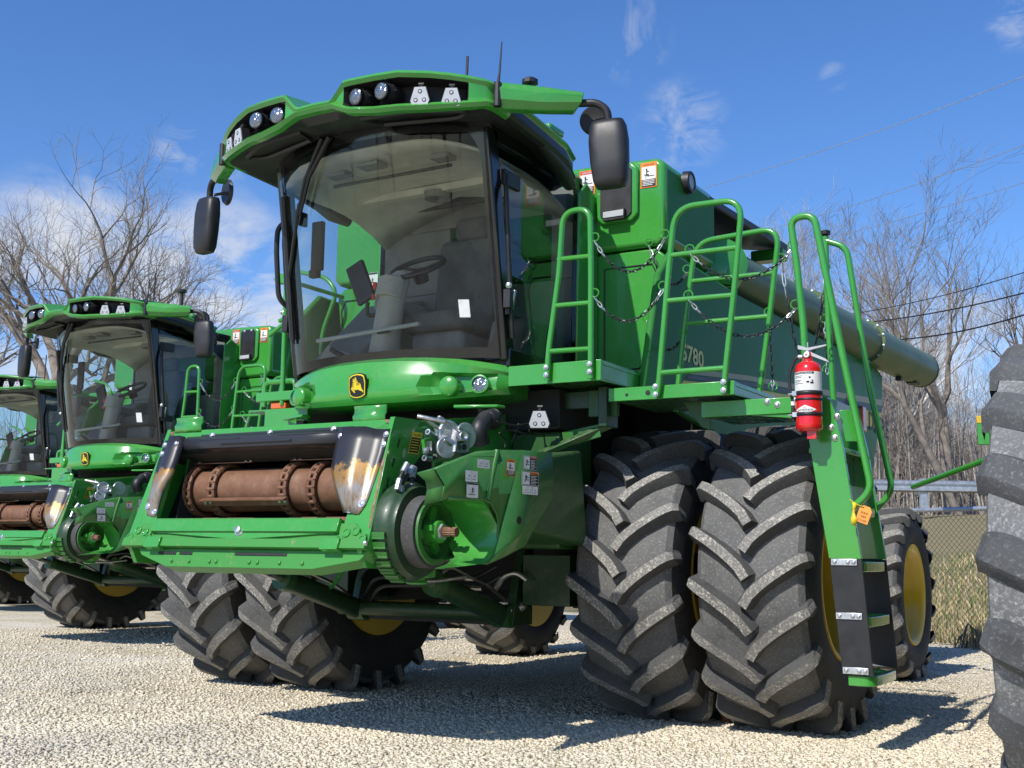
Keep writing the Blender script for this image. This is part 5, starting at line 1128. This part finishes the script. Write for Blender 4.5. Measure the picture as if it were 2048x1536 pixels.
# ------------------------------------------------------------------ terrain
FN = V((.459, .888)); F0 = V((1.6, 8.1))
def ground_z(x, y):
    s = (V((x, y))-F0).dot(FN)
    if s < .6: return 0.
    t = min(1, (s-.6)/15.5); z = 2.35*(t*t*(3-2*t))
    return z
def mk_gravel():
    m, nt, b = new_mat('gravel')
    tc = nt.nodes.new('ShaderNodeTexCoord')
    v = nt.nodes.new('ShaderNodeTexVoronoi'); v.inputs['Scale'].default_value = 34; L(nt, tc.outputs['Object'], v.inputs[0])
    v2 = nt.nodes.new('ShaderNodeTexVoronoi'); v2.inputs['Scale'].default_value = 95; L(nt, tc.outputs['Object'], v2.inputs[0])
    bw = nt.nodes.new('ShaderNodeRGBToBW'); L(nt, v.outputs['Color'], bw.inputs[0])
    n = noise(nt, .55, 6, .65); n2 = noise(nt, 5, 5, .7)
    c = ramp(nt, bw.outputs[0], [(.1, (.54, .48, .37)), (.35, (.70, .632, .50)), (.65, (.77, .70, .565)), (.9, (.83, .77, .645))])
    tint = ramp(nt, n.outputs['Fac'], [(.35, (.72, .66, .52)), (.6, (1., 1., 1.)), (.8, (1.06, 1.04, 1.0))])
    c2 = mix(nt, 1., c.outputs[0], tint.outputs[0], 'MULTIPLY')
    gap = ramp(nt, v.outputs['Distance'], [(.0, 1.), (.42, .97), (.7, .74)])
    c3 = mix(nt, 1., c2, gap.outputs[0], 'MULTIPLY')
    sand = ramp(nt, n2.outputs['Fac'], [(.55, 0.), (.72, .45)])
    L(nt, mix(nt, sand.outputs[0], c3, (.70, .628, .48)), b.inputs['Base Color']); b.inputs['Roughness'].default_value = .92
    a = nt.nodes.new('ShaderNodeMath'); a.operation = 'MULTIPLY'; a.inputs[1].default_value = -1; L(nt, v.outputs['Distance'], a.inputs[0])
    a2 = nt.nodes.new('ShaderNodeMath'); a2.operation = 'MULTIPLY_ADD'; a2.inputs[1].default_value = -.4; L(nt, v2.outputs['Distance'], a2.inputs[0]); L(nt, a.outputs[0], a2.inputs[2])
    bump(nt, b, a2.outputs[0], .6, .014); MAT['gravel'] = m
    m, nt, b = new_mat('gravel_stone')
    at = nt.nodes.new('ShaderNodeAttribute'); at.attribute_name = 'tone'
    c = ramp(nt, at.outputs['Fac'], [(0, (.40, .362, .29)), (.12, (.66, .595, .475)), (.6, (.76, .692, .565)), (1, (.85, .79, .675))])
    n = noise(nt, 90, 3, .6); np_ = noise(nt, .45, 5, .7); tp = ramp(nt, np_.outputs['Fac'], [(.34, (.74, .74, .74)), (.5, (.97, .95, .90)), (.66, (1.04, 1.0, .94))]); L(nt, mix(nt, 1., mix(nt, n.outputs['Fac'], c.outputs[0], (.70, .638, .51)), tp.outputs[0], 'MULTIPLY'), b.inputs['Base Color']); 
    b.inputs['Roughness'].default_value = .9; MAT['gravel_stone'] = m
    m, nt, b = new_mat('bank_grass')
    n = noise(nt, .35, 6, .7); n2 = noise(nt, 9, 5, .7)
    c = ramp(nt, n.outputs['Fac'], [(.3, (.30, .235, .115)), (.5, (.33, .27, .14)), (.62, (.15, .18, .055)), (.8, (.11, .155, .04))])
    L(nt, mix(nt, n2.outputs['Fac'], c.outputs[0], (.22, .19, .10)), b.inputs['Base Color']); b.inputs['Roughness'].default_value = 1
    bump(nt, b, n2.outputs['Fac'], 1., .1); MAT['bank_grass'] = m
mk_gravel()
mb = MB(); xs_ = [-260, -90, -40, -22]+[-14+2*i for i in range(16)]+[22, 40, 90, 260]; vs = []
NS = 40
fx = V((FN.y, -FN.x))   # along the fence
ls = [-400, -150, -70, -40, -24, -16, -10, -6, -3, 0, 3, 6, 10, 16, 24, 40, 70, 150, 400]
ss_g = [-60, -30, -20, -14, -9, -5, -2, .3]
rows = [[(F0.x+fx.x*l+FN.x*s, F0.y+fx.y*l+FN.y*s, 0) for l in ls] for s in ss_g]
mb.grid(rows, 'gravel'); o = mb.build('gravel_lot', None, 0); struct(o)
ss_b = [.3, .7, 1.5, 2.5, 4, 5.5, 7, 9, 11, 13, 15, 16.2]
rows = []
for s in ss_b:
    r_ = []
    for l in ls:
        x, y = F0.x+fx.x*l+FN.x*s, F0.y+fx.y*l+FN.y*s
        r_.append((x, y, ground_z(x, y)-(.004 if s < .4 else 0)))
    rows.append(r_)
mb = MB(); mb.grid(rows, 'bank_grass'); o = mb.build('grass_bank', None, 60); struct(o)
simple('asphalt', (.055, .055, .055), .9, vary=.3, scale=4, bumps=.3)
simple('leaf_litter', (.15, .115, .075), 1., vary=.5, scale=1.2, bumps=.6)
mb = MB(); mb.grid([[(F0.x+fx.x*l+FN.x*s, F0.y+fx.y*l+FN.y*s, 2.35) for l in ls] for s in (16.2, 24)], 'asphalt'); struct(mb.build('road', None, 0))
mb = MB(); mb.grid([[(F0.x+fx.x*l+FN.x*s, F0.y+fx.y*l+FN.y*s, 2.35-(.002 if s > 24 else 0)-.0*s) for l in ls] for s in (24, 40, 90, 220, 600)], 'leaf_litter'); struct(mb.build('woodland_floor', None, 0))

# loose stones in the near part of the lot
def stones():
    cube = np.array([(-1,-1,-1),(1,-1,-1),(1,1,-1),(-1,1,-1),(-1,-1,1),(1,-1,1),(1,1,1),(-1,1,1)], float)
    qf = np.array([(0,3,2,1),(4,5,6,7),(0,1,5,4),(1,2,6,5),(2,3,7,6),(3,0,4,7)])
    P = []; S = []
    def fan(n, d0, d1, smin, smax, half=29):
        u = rng.random(n); d = np.sqrt(d0**2+(d1**2-d0**2)*u); a = YAW+np.radians((rng.random(n)*2-1)*half)
        P.append(np.stack([CAM[0]-np.sin(a)*d, CAM[1]+np.cos(a)*d], 1)); S.append(smin+(smax-smin)*rng.random(n)**2.2)
    fan(86000, 5.0, 8.2, .0050, .0150); fan(48000, 8.2, 12, .006, .0145); fan(16000, 12, 17, .009, .016)
    P = np.concatenate(P); S = np.concatenate(S)
    sfence = (P-np.array(F0))@np.array(FN); k = sfence < .5; P = P[k]; S = S[k]; n = len(P)
    jit = 1+.38*(rng.random((n, 8, 3))-.5)*2
    sc = np.stack([.7+.6*rng.random(n), .7+.6*rng.random(n), .36+.3*rng.random(n)], 1)*S[:, None]
    v = cube[None]*.72*jit*sc[:, None, :]
    a = rng.random(n)*2*np.pi; b = (rng.random(n)-.5)*1.2; ca, sa, cb, sb = np.cos(a), np.sin(a), np.cos(b), np.sin(b)
    y = v[..., 1]*cb[:, None]-v[..., 2]*sb[:, None]; z = v[..., 1]*sb[:, None]+v[..., 2]*cb[:, None]; x = v[..., 0]
    X = x*ca[:, None]-y*sa[:, None]; Y = x*sa[:, None]+y*ca[:, None]
    lump = .006*np.sin(P[:, 0]*3.1)*np.cos(P[:, 1]*2.7)
    v = np.stack([X+P[:, None, 0], Y+P[:, None, 1], z+(S*.25+np.abs(lump)*.5)[:, None]], -1).reshape(-1, 3)
    f = (qf[None]+8*np.arange(n)[:, None, None]).reshape(-1, 4)
    me = bpy.data.meshes.new('loose_gravel'); me.vertices.add(len(v)); me.vertices.foreach_set('co', v.ravel())
    me.loops.add(f.size); me.loops.foreach_set('vertex_index', f.ravel()); me.polygons.add(len(f)); me.polygons.foreach_set('loop_start', np.arange(0, f.size, 4))
    me.update(calc_edges=True)
    at = me.attributes.new('tone', 'FLOAT', 'POINT'); at.data.foreach_set('value', np.repeat(rng.random(n), 8).astype(np.float32))
    me.materials.append(MAT['gravel_stone']); o = bpy.data.objects.new('loose_gravel', me); C.objects.link(o)
    stuff(o, 'loose pale limestone gravel covering the lot', 'gravel')
stones()
# dry grass blades behind the fence, weeds in the gravel
def blades(name, n, fn, h0, h1, mats, label, cat, wd=.008):
    mb = MB()
    for i in range(n):
        x, y, z = fn(); h = h0+(h1-h0)*rng.random(); a = rng.random()*6.28; l = (rng.random()-.3)*.7*h; w = wd*(.6+rng.random())
        dx, dy = math.cos(a), math.sin(a)
        mb.add([(x-dy*w, y+dx*w, z), (x+dy*w, y-dx*w, z), (x+dx*l*.4, y+dy*l*.4, z+h*.6), (x+dx*l, y+dy*l, z+h*(.95 if l < .3*h else .8))], [(0, 1, 2), (0, 2, 3)], mats[int(rng.random()*len(mats))])
    o = mb.build(name, None, 0); stuff(o, label, cat)
simple('straw', (.46, .36, .18), .9, vary=.3, scale=1.5); simple('straw_pale', (.58, .48, .28), .9, vary=.3, scale=1.5); simple('grass_green', (.10, .17, .04), .9, vary=.4, scale=1.5)
def bank_pt():
    while True:
        l = -6+rng.random()*14; s = .5+13*rng.random()**1.6; x, y = F0.x+fx.x*l+FN.x*s, F0.y+fx.y*l+FN.y*s
        return x, y, ground_z(x, y)
blades('dry_grass', 26000, bank_pt, .05, .22, ['straw', 'straw_pale', 'straw', 'grass_green'], 'dry straw coloured grass on the bank behind the chain link fence', 'grass', .011)
def brush_pt():
    l = .2+rng.random()*6; s = -.12+abs(rng.normal())*.3; x, y = F0.x+fx.x*l+FN.x*s, F0.y+fx.y*l+FN.y*s; return x, y, ground_z(x, y)
blades('brush', 1500, brush_pt, .10, .42, ['twig', 'bark_brown', 'straw'], 'dark dead brush along the foot of the chain link fence', 'brush', .006)
wc = [pz(1170, 1500, 0), pz(1440, 1500, 0), pz(300, 1255, 0), pz(60, 1330, 0)]
def weed_pt():
    c = wc[int(rng.random()*4)]; return c.x+rng.normal()*.25, c.y+rng.normal()*.25, 0
blades('weeds', 500, weed_pt, .015, .05, ['grass_green', 'straw'], 'small green weeds sprouting in the gravel', 'weeds', .003)

# ------------------------------------------------------------------ chain-link fence and guardrail
FH = 1.70
fence = empty('chain_link_fence', (F0.x, F0.y, 0)); tag(fence, 'dark chain link fence with a pale top rail behind the rear wheel', 'fence')
LA, LB = -9., 9.
def fp(l, z, s=0): return V((fx.x*l+FN.x*s, fx.y*l+FN.y*s, z))
mb = MB(); pit = .075
k = LA-FH
while k < LB:
    for sg in (1, -1):
        l0, l1 = (k, k+FH) if sg > 0 else (k+FH, k)
        a, b = fp(l0, .02, .003*sg), fp(l1, FH, .003*sg)
        if LA-.1 < min(l0, l1) and max(l0, l1) < LB+.1: mb.tube([a, b], .0026, 'fence_black', 3, cap=False)
    k += pit
mb.build('wire_mesh', fence)
mb = MB(); mb.tube([fp(LA, FH), fp(LB, FH)], .030, 'galvanised', 10); mb.build('top_rail', fence)
for l in (-8.8, -5.8, -2.6, 3.4, 6.4, 8.8):
    mb = MB(); mb.tube([fp(l, 0, .06), fp(l, FH+.04, .06)], .034, 'galvanised', 10); mb.build('post', fence)
gd = V((.857, .515)); g0 = pz(1850, 1022, 2.35)
gr = empty('guardrail', (g0.x, g0.y, 2.35)); tag(gr, 'galvanised steel guardrail along the road above the grass bank', 'guardrail')
gl = V((gd.x, gd.y, 0)); gn = V((.515, -.857, 0))
prof = [(.0, .38), (.05, .42), (.05, .47), (.0, .50), (.0, .56), (.05, .60), (.05, .65), (.0, .69)]
mb = MB(); mb.grid([[gl*l+gn*o+V((0, 0, z+.12)) for o, z in prof] for l in (-14, -7, 0, 7, 14)], 'galvanised'); mb.build('rail_beam', gr, 30, solid=.006)
for l in (-11.5, -7.6, -3.8, 0, 3.8, 7.6, 11.5):
    mb = MB(); mb.prism([gl*(l-.09)-gn*.02, gl*(l+.09)-gn*.02, gl*(l+.09)-gn*.16, gl*(l-.09)-gn*.16], (0, 0, .86), 'galvanised'); mb.build('post', gr)

# ------------------------------------------------------------------ bare trees
def tree_mesh(seed, height, r0, fork, spread, levels, kids, pale=0, lean=(0, 0), trunk_mat='bark_brown', twig_mat='twig', tw=.010, droop=0.):
    rd = random.Random(seed); tr = MB(); cr = MB(); cnt = [0]
    def branch(p, d, ln, r, lev):
        n = 5 if lev < 2 else (4 if lev < 4 else 3); pts = [p]; rs = [r]; q = p; dd = d.normalized()
        taper = .62 if lev == 0 else .45
        for i in range(n):
            wob = .07 if lev == 0 else .12+.025*lev
            dd = (dd+V((rd.gauss(0, wob), rd.gauss(0, wob), rd.gauss(0, wob*.6)+(.08 if lev > 1 else 0)-droop*lev*.02))).normalized()
            q = q+dd*(ln/n); pts.append(q); rs.append(max(tw*.55, r*(1-(1-taper)*(i+1)/n)))
        sides = 9 if lev == 0 else (6 if lev == 1 else (4 if lev == 2 else 3))
        tgt = tr if lev <= 1 else cr
        mt = trunk_mat if lev <= 2 else twig_mat
        if pale and lev == 0: mt = 'bark_grey'
        tgt.tube(pts, rs, mt, sides, cap=False); cnt[0] += 1
        if lev >= levels: return
        k = kids[min(lev, len(kids)-1)]
        for i in range(k):
            t = (fork+(1-fork)*rd.random()**.8) if lev == 0 else .25+.75*(i+rd.random())/k
            if i == 0: t = 1.
            j = min(n-1, int(t*n)); b = pts[j].lerp(pts[j+1], t*n-j if t < 1 else 1); rb = rs[j]*.72
            tdir = (pts[j+1]-pts[j]).normalized()
            az = rd.random()*6.283+i*2.4; ax = tdir.orthogonal().normalized(); ax = Q(tdir, az) @ ax
            ang = R(spread)*(.55+.7*rd.random())*(.5 if i == 0 else 1)
            nd = (tdir*math.cos(ang)+ax*math.sin(ang)); nd.z += .10
            if nd.z < -.25: nd.z = -.1
            branch(b, nd, ln*(.52+.28*rd.random())*(1.0 if lev else .95), max(tw*.6, min(rb, r*.62)), lev+1)
    branch(V((0, 0, -.2)), V((lean[0], lean[1], 1)), height*.42, r0, 0)
    return tr, cr
protos = {}
def proto(key, **kw):
    tr, cr = tree_mesh(**kw); protos[key] = (tr, cr)
_built = {}
def place_tree(key, loc, label, group=None, rot=0., sc=1.):
    o = empty('bare_tree', loc); o.rotation_euler = (0, 0, rot); o.scale = (sc, sc, sc)
    if key not in _built:
        t = protos[key][0].build('trunk', o, 60); c = protos[key][1].build('crown', o, 0); _built[key] = (t.data, c.data)
    else:
        for nm, me in zip(('trunk', 'crown'), _built[key]):
            q = bpy.data.objects.new(nm, me); C.objects.link(q); q.parent = o
    tag(o, label, 'tree', group); return o
def far(x, d, z=2.35):
    r_ = ray(x, 1100); h = V((r_.x, r_.y, 0)).normalized(); p = V((CAM[0], CAM[1], 0))+h*d; return V((p.x, p.y, z))
proto('broad', seed=3, height=13.5, r0=.44, fork=.55, spread=40, levels=6, kids=[6, 4, 4, 3, 3, 3], tw=.0075)
proto('broad2', seed=12, height=12, r0=.38, fork=.45, spread=46, levels=6, kids=[6, 4, 4, 3, 3, 3], tw=.0075, lean=(.25, .0))
proto('forked', seed=21, height=14.5, r0=.34, fork=.6, spread=36, levels=6, kids=[4, 4, 4, 3, 3, 2], tw=.008)
proto('pale', seed=35, height=17.5, r0=.22, fork=.4, spread=28, levels=6, kids=[6, 5, 4, 4, 3, 3], pale=1, trunk_mat='bark_pale', twig_mat='twig_pale', tw=.009)
proto('thin', seed=44, height=12, r0=.12, fork=.35, spread=32, levels=5, kids=[7, 5, 4, 3, 3], trunk_mat='bark_grey', twig_mat='twig', tw=.010)
proto('thin2', seed=57, height=11, r0=.10, fork=.3, spread=34, levels=5, kids=[7, 5, 4, 3, 3], trunk_mat='bark_grey', twig_mat='twig_pale', tw=.010)
proto('leaner', seed=66, height=14, r0=.20, fork=.4, spread=40, levels=6, kids=[4, 4, 3, 3, 3, 3], lean=(-.55, .1), trunk_mat='bark_brown', tw=.011)
place_tree('broad', far(45, 37), 'tall bare tree with a wide crown rising behind the farthest combine at the left', sc=.78, rot=.6)
place_tree('broad2', far(190, 46), 'spreading bare tree whose crown leans right above the second combine cab', sc=.88, rot=-.35)
place_tree('broad', far(-90, 52), 'bare tree at the far left edge behind the tallest left tree', sc=.9, rot=2.6)
place_tree('broad2', far(400, 60), 'lower bare tree whose twigs show between the left mirror and the cab', sc=.78, rot=1.2)
place_tree('forked', far(1905, 48), 'large dark bare tree forking low behind the guardrail at the right', sc=.80, rot=.9)
place_tree('leaner', far(1935, 44), 'dark bare tree leaning left behind the unloading auger tip', sc=.82, rot=.6)
place_tree('pale', far(1700, 58), 'pale barked tree with white upper limbs left of the large forked tree', sc=.90, rot=.2)
place_tree('pale', far(1770, 62), 'tallest pale tree with a narrow crown right of the handrail', sc=.78, rot=2.1)
place_tree('pale', far(1560, 66), 'pale bare tree showing above the grain tank cover', sc=.76, rot=4.)
for x in (2500, 3100, 3900, 4900): place_tree('forked', far(x, 45), 'bare trees beyond the right edge of the photo', 'trees beyond the right edge', x*.01, 1.)
place_tree('forked', far(2090, 56), 'bare tree crown cut off by the right edge of the photo', sc=.78, rot=3.4)
rd = random.Random(5)
k = 0
for x in list(range(1400, 2180, 9))+list(range(2200, 6200, 110)):
    d = 55+rd.random()*40
    place_tree(rd.choice(['thin2', 'thin2', 'thin', 'pale'] if x > 1480 else ['thin', 'thin2']), far(x+rd.uniform(-9, 9), d), 'slender bare tree in the woods behind the guardrail', 'slender trees in the woods', rd.random()*6, rd.uniform(.5, .84))
for x in range(-120, 640, 75):
    place_tree(rd.choice(['thin', 'thin2']), far(x+rd.uniform(-30, 30), 62+rd.random()*30), 'slender bare tree in the distance behind the left combines', 'slender trees at the left', rd.random()*6, rd.uniform(.5, .72))
for k, (x, y) in enumerate(((-18, -44), (-9, -40), (-2, -47), (4, -38), (9, -45), (15, -40), (22, -44), (30, -36), (-28, -40), (36, -24), (40, -10), (-40, -34))):  # unseen trees added to reflect in glass and paint and cut sky fill
    place_tree(['forked', 'broad', 'pale', 'leaner'][k % 4], V((x, y, 0)), 'unseen bare trees added behind the camera for their reflections', 'unseen trees added for reflections', k*1.7, 1.05)
# undergrowth that reads as one mass
mb = MB()
for i in range(3000):
    p = far(1380+(rng.random()*900 if i % 3 else rng.random()*4000) if i % 5 else -200+rng.random()*900, 48+rng.random()*60, 2.3); h = 1.5+rng.random()*6; lx, ly = rng.normal()*.10*h, rng.normal()*.10*h
    m_ = V((p.x+lx*.4+rng.normal()*.1, p.y+ly*.4, p.z+h*.5)); mb.tube([p, m_, V((p.x+lx, p.y+ly, p.z+h))], [.03+.03*rng.random(), .02, .008], 'twig' if rng.random() < .6 else 'twig_pale', 3, cap=False)
    for j in range(4):
        t = .3+.6*rng.random(); a = p.lerp(V((p.x+lx, p.y+ly, p.z+h)), t); e2 = a+V((rng.normal()*.6, rng.normal()*.6, .3+.6*rng.random())); mb.tube([a, e2], [.012, .006], 'twig', 3, cap=False)
o = mb.build('undergrowth', None, 0); stuff(o, 'tangled grey brown undergrowth and saplings of the woods', 'undergrowth')

# ------------------------------------------------------------------ overhead cables on the right
def cable(x0, y0, x1, y1, d0, d1, r, label):
    a = V(CAM)+ray(x0, y0).normalized()*d0; b = V(CAM)+ray(x1, y1).normalized()*d1; dd = (b-a); a = a-dd*1.0; b = b+dd*.8
    pts = []
    for i in range(25):
        t = i/24; p = a.lerp(b, t); p.z -= .9*(4*t*(1-t))-.9*(4*.4*.6); pts.append(p)
    mb = MB(); mb.tube(pts, r, 'cable_black' if r > .012 else 'galvanised', 6); o = mb.build('power_cable', None); tag(o, label, 'cable', None)
cable(1420, 375, 2048, 163, 44, 34, .011, 'topmost thin cable crossing the sky above the trees')
cable(1560, 455, 2048, 300, 44, 34, .010, 'second thin cable from the top across the right sky')
cable(1500, 515, 2048, 375, 44, 34, .009, 'third thin cable from the top, passing the tree crowns')
cable(1690, 632, 2048, 555, 40, 33, .013, 'fourth cable from the top in front of the woods')
cable(1700, 650, 2048, 596, 40, 33, .020, 'upper one of the two thick black cables above the auger')
cable(1790, 682, 2048, 640, 38, 33, .022, 'lowest thick black cable above the near tyre')

# ------------------------------------------------------------------ sky, sun, camera
w = bpy.data.worlds.new('World'); bpy.context.scene.world = w; w.use_nodes = True; nt = w.node_tree
bg = nt.nodes['Background']
sky = nt.nodes.new('ShaderNodeTexSky'); sky.sky_type = 'NISHITA'; sky.sun_disc = False
sun_dir = V((-.13, -1.09, 1.07)).normalized()
sky.sun_elevation = math.asin(sun_dir.z); sky.sun_rotation = math.atan2(sun_dir.x, sun_dir.y); sky.altitude = 250; sky.air_density = 1.0; sky.dust_density = .35; sky.ozone_density = 2.6
tc = nt.nodes.new('ShaderNodeTexCoord')
# soft clouds: noise wisps inside directional patches of the sky
def cloud(x, y, rad, soft, scale, lo, hi, amt, stretch=(1, 1, 2.2)):
    d = ray(x, y).normalized()
    dp = nt.nodes.new('ShaderNodeVectorMath'); dp.operation = 'DOT_PRODUCT'; L(nt, tc.outputs['Generated'], dp.inputs[0]); dp.inputs[1].default_value = d
    mr = nt.nodes.new('ShaderNodeMapRange'); mr.interpolation_type = 'SMOOTHSTEP'; mr.inputs[1].default_value = math.cos(R(rad)); mr.inputs[2].default_value = math.cos(R(rad*soft)); L(nt, dp.outputs['Value'], mr.inputs[0])
    n = noise(nt, scale, 8, .62, 'Generated', stretch)
    n.inputs['Distortion'].default_value = .6
    r_ = ramp(nt, n.outputs['Fac'], [(lo, 0.), (hi, amt)])
    m = nt.nodes.new('ShaderNodeMath'); m.operation = 'MULTIPLY'; L(nt, mr.outputs[0], m.inputs[0]); L(nt, r_.outputs[0], m.inputs[1]); return m.outputs[0]
cl = [cloud(1365, 250, 2.6, .1, 26, .46, .80, .62, (1, 1, 1.5)), cloud(1255, 75, 2.4, .1, 26, .50, .80, .5, (1, 1, .7)), cloud(540, 420, 3.4, .2, 22, .44, .78, .6, (1, 1, .9)), cloud(360, 300, 1.5, .1, 28, .46, .75, .40), cloud(140, 590, 6.6, .45, 7, .36, .60, .85), cloud(2040, 40, 1.6, .1, 26, .46, .78, .5), cloud(430, 600, 6, .3, 9, .40, .6, .8), cloud(1668, 154, .8, .1, 20, .4, .7, .3), cloud(1880, 900, 9, .3, 8, .42, .6, .8)]
acc = cl[0]
for c_ in cl[1:]:
    m = nt.nodes.new('ShaderNodeMath'); m.operation = 'MAXIMUM'; L(nt, acc, m.inputs[0]); L(nt, c_, m.inputs[1]); acc = m.outputs[0]
hs = nt.nodes.new('ShaderNodeHueSaturation'); hs.inputs['Saturation'].default_value = 1.18; hs.inputs['Value'].default_value = 1.06; L(nt, sky.outputs[0], hs.inputs['Color'])
L(nt, mix(nt, acc, mix(nt, 1., hs.outputs[0], (.84, .94, 1.16), 'MULTIPLY'), (5.6, 5.7, 5.9)), bg.inputs['Color']); bg.inputs['Strength'].default_value = .14
su = bpy.data.lights.new('sun', 'SUN'); su.energy = 5.0; su.angle = R(.53); su.color = (1, .955, .88)
so = bpy.data.objects.new('sun', su); C.objects.link(so); so.rotation_euler = (-sun_dir).to_track_quat('-Z', 'Y').to_euler()
cam = bpy.data.cameras.new('camera'); co = bpy.data.objects.new('camera', cam); C.objects.link(co)
cam.sensor_fit = 'HORIZONTAL'; cam.sensor_width = 36; cam.lens = 36*FOC/2048; cam.clip_end = 3000; cam.clip_start = .05
co.matrix_world = M(((AX[0].x, AX[1].x, -AX[2].x, CAM[0]), (AX[0].y, AX[1].y, -AX[2].y, CAM[1]), (AX[0].z, AX[1].z, -AX[2].z, CAM[2]), (0, 0, 0, 1)))
sc = bpy.context.scene; sc.camera = co
sc.view_settings.view_transform = 'Standard'; sc.view_settings.look = 'None'; sc.view_settings.exposure = 0
sc.render.engine = 'CYCLES'; sc.cycles.max_bounces = 8; sc.cycles.transparent_max_bounces = 12; sc.cycles.diffuse_bounces = 2; sc.cycles.glossy_bounces = 4
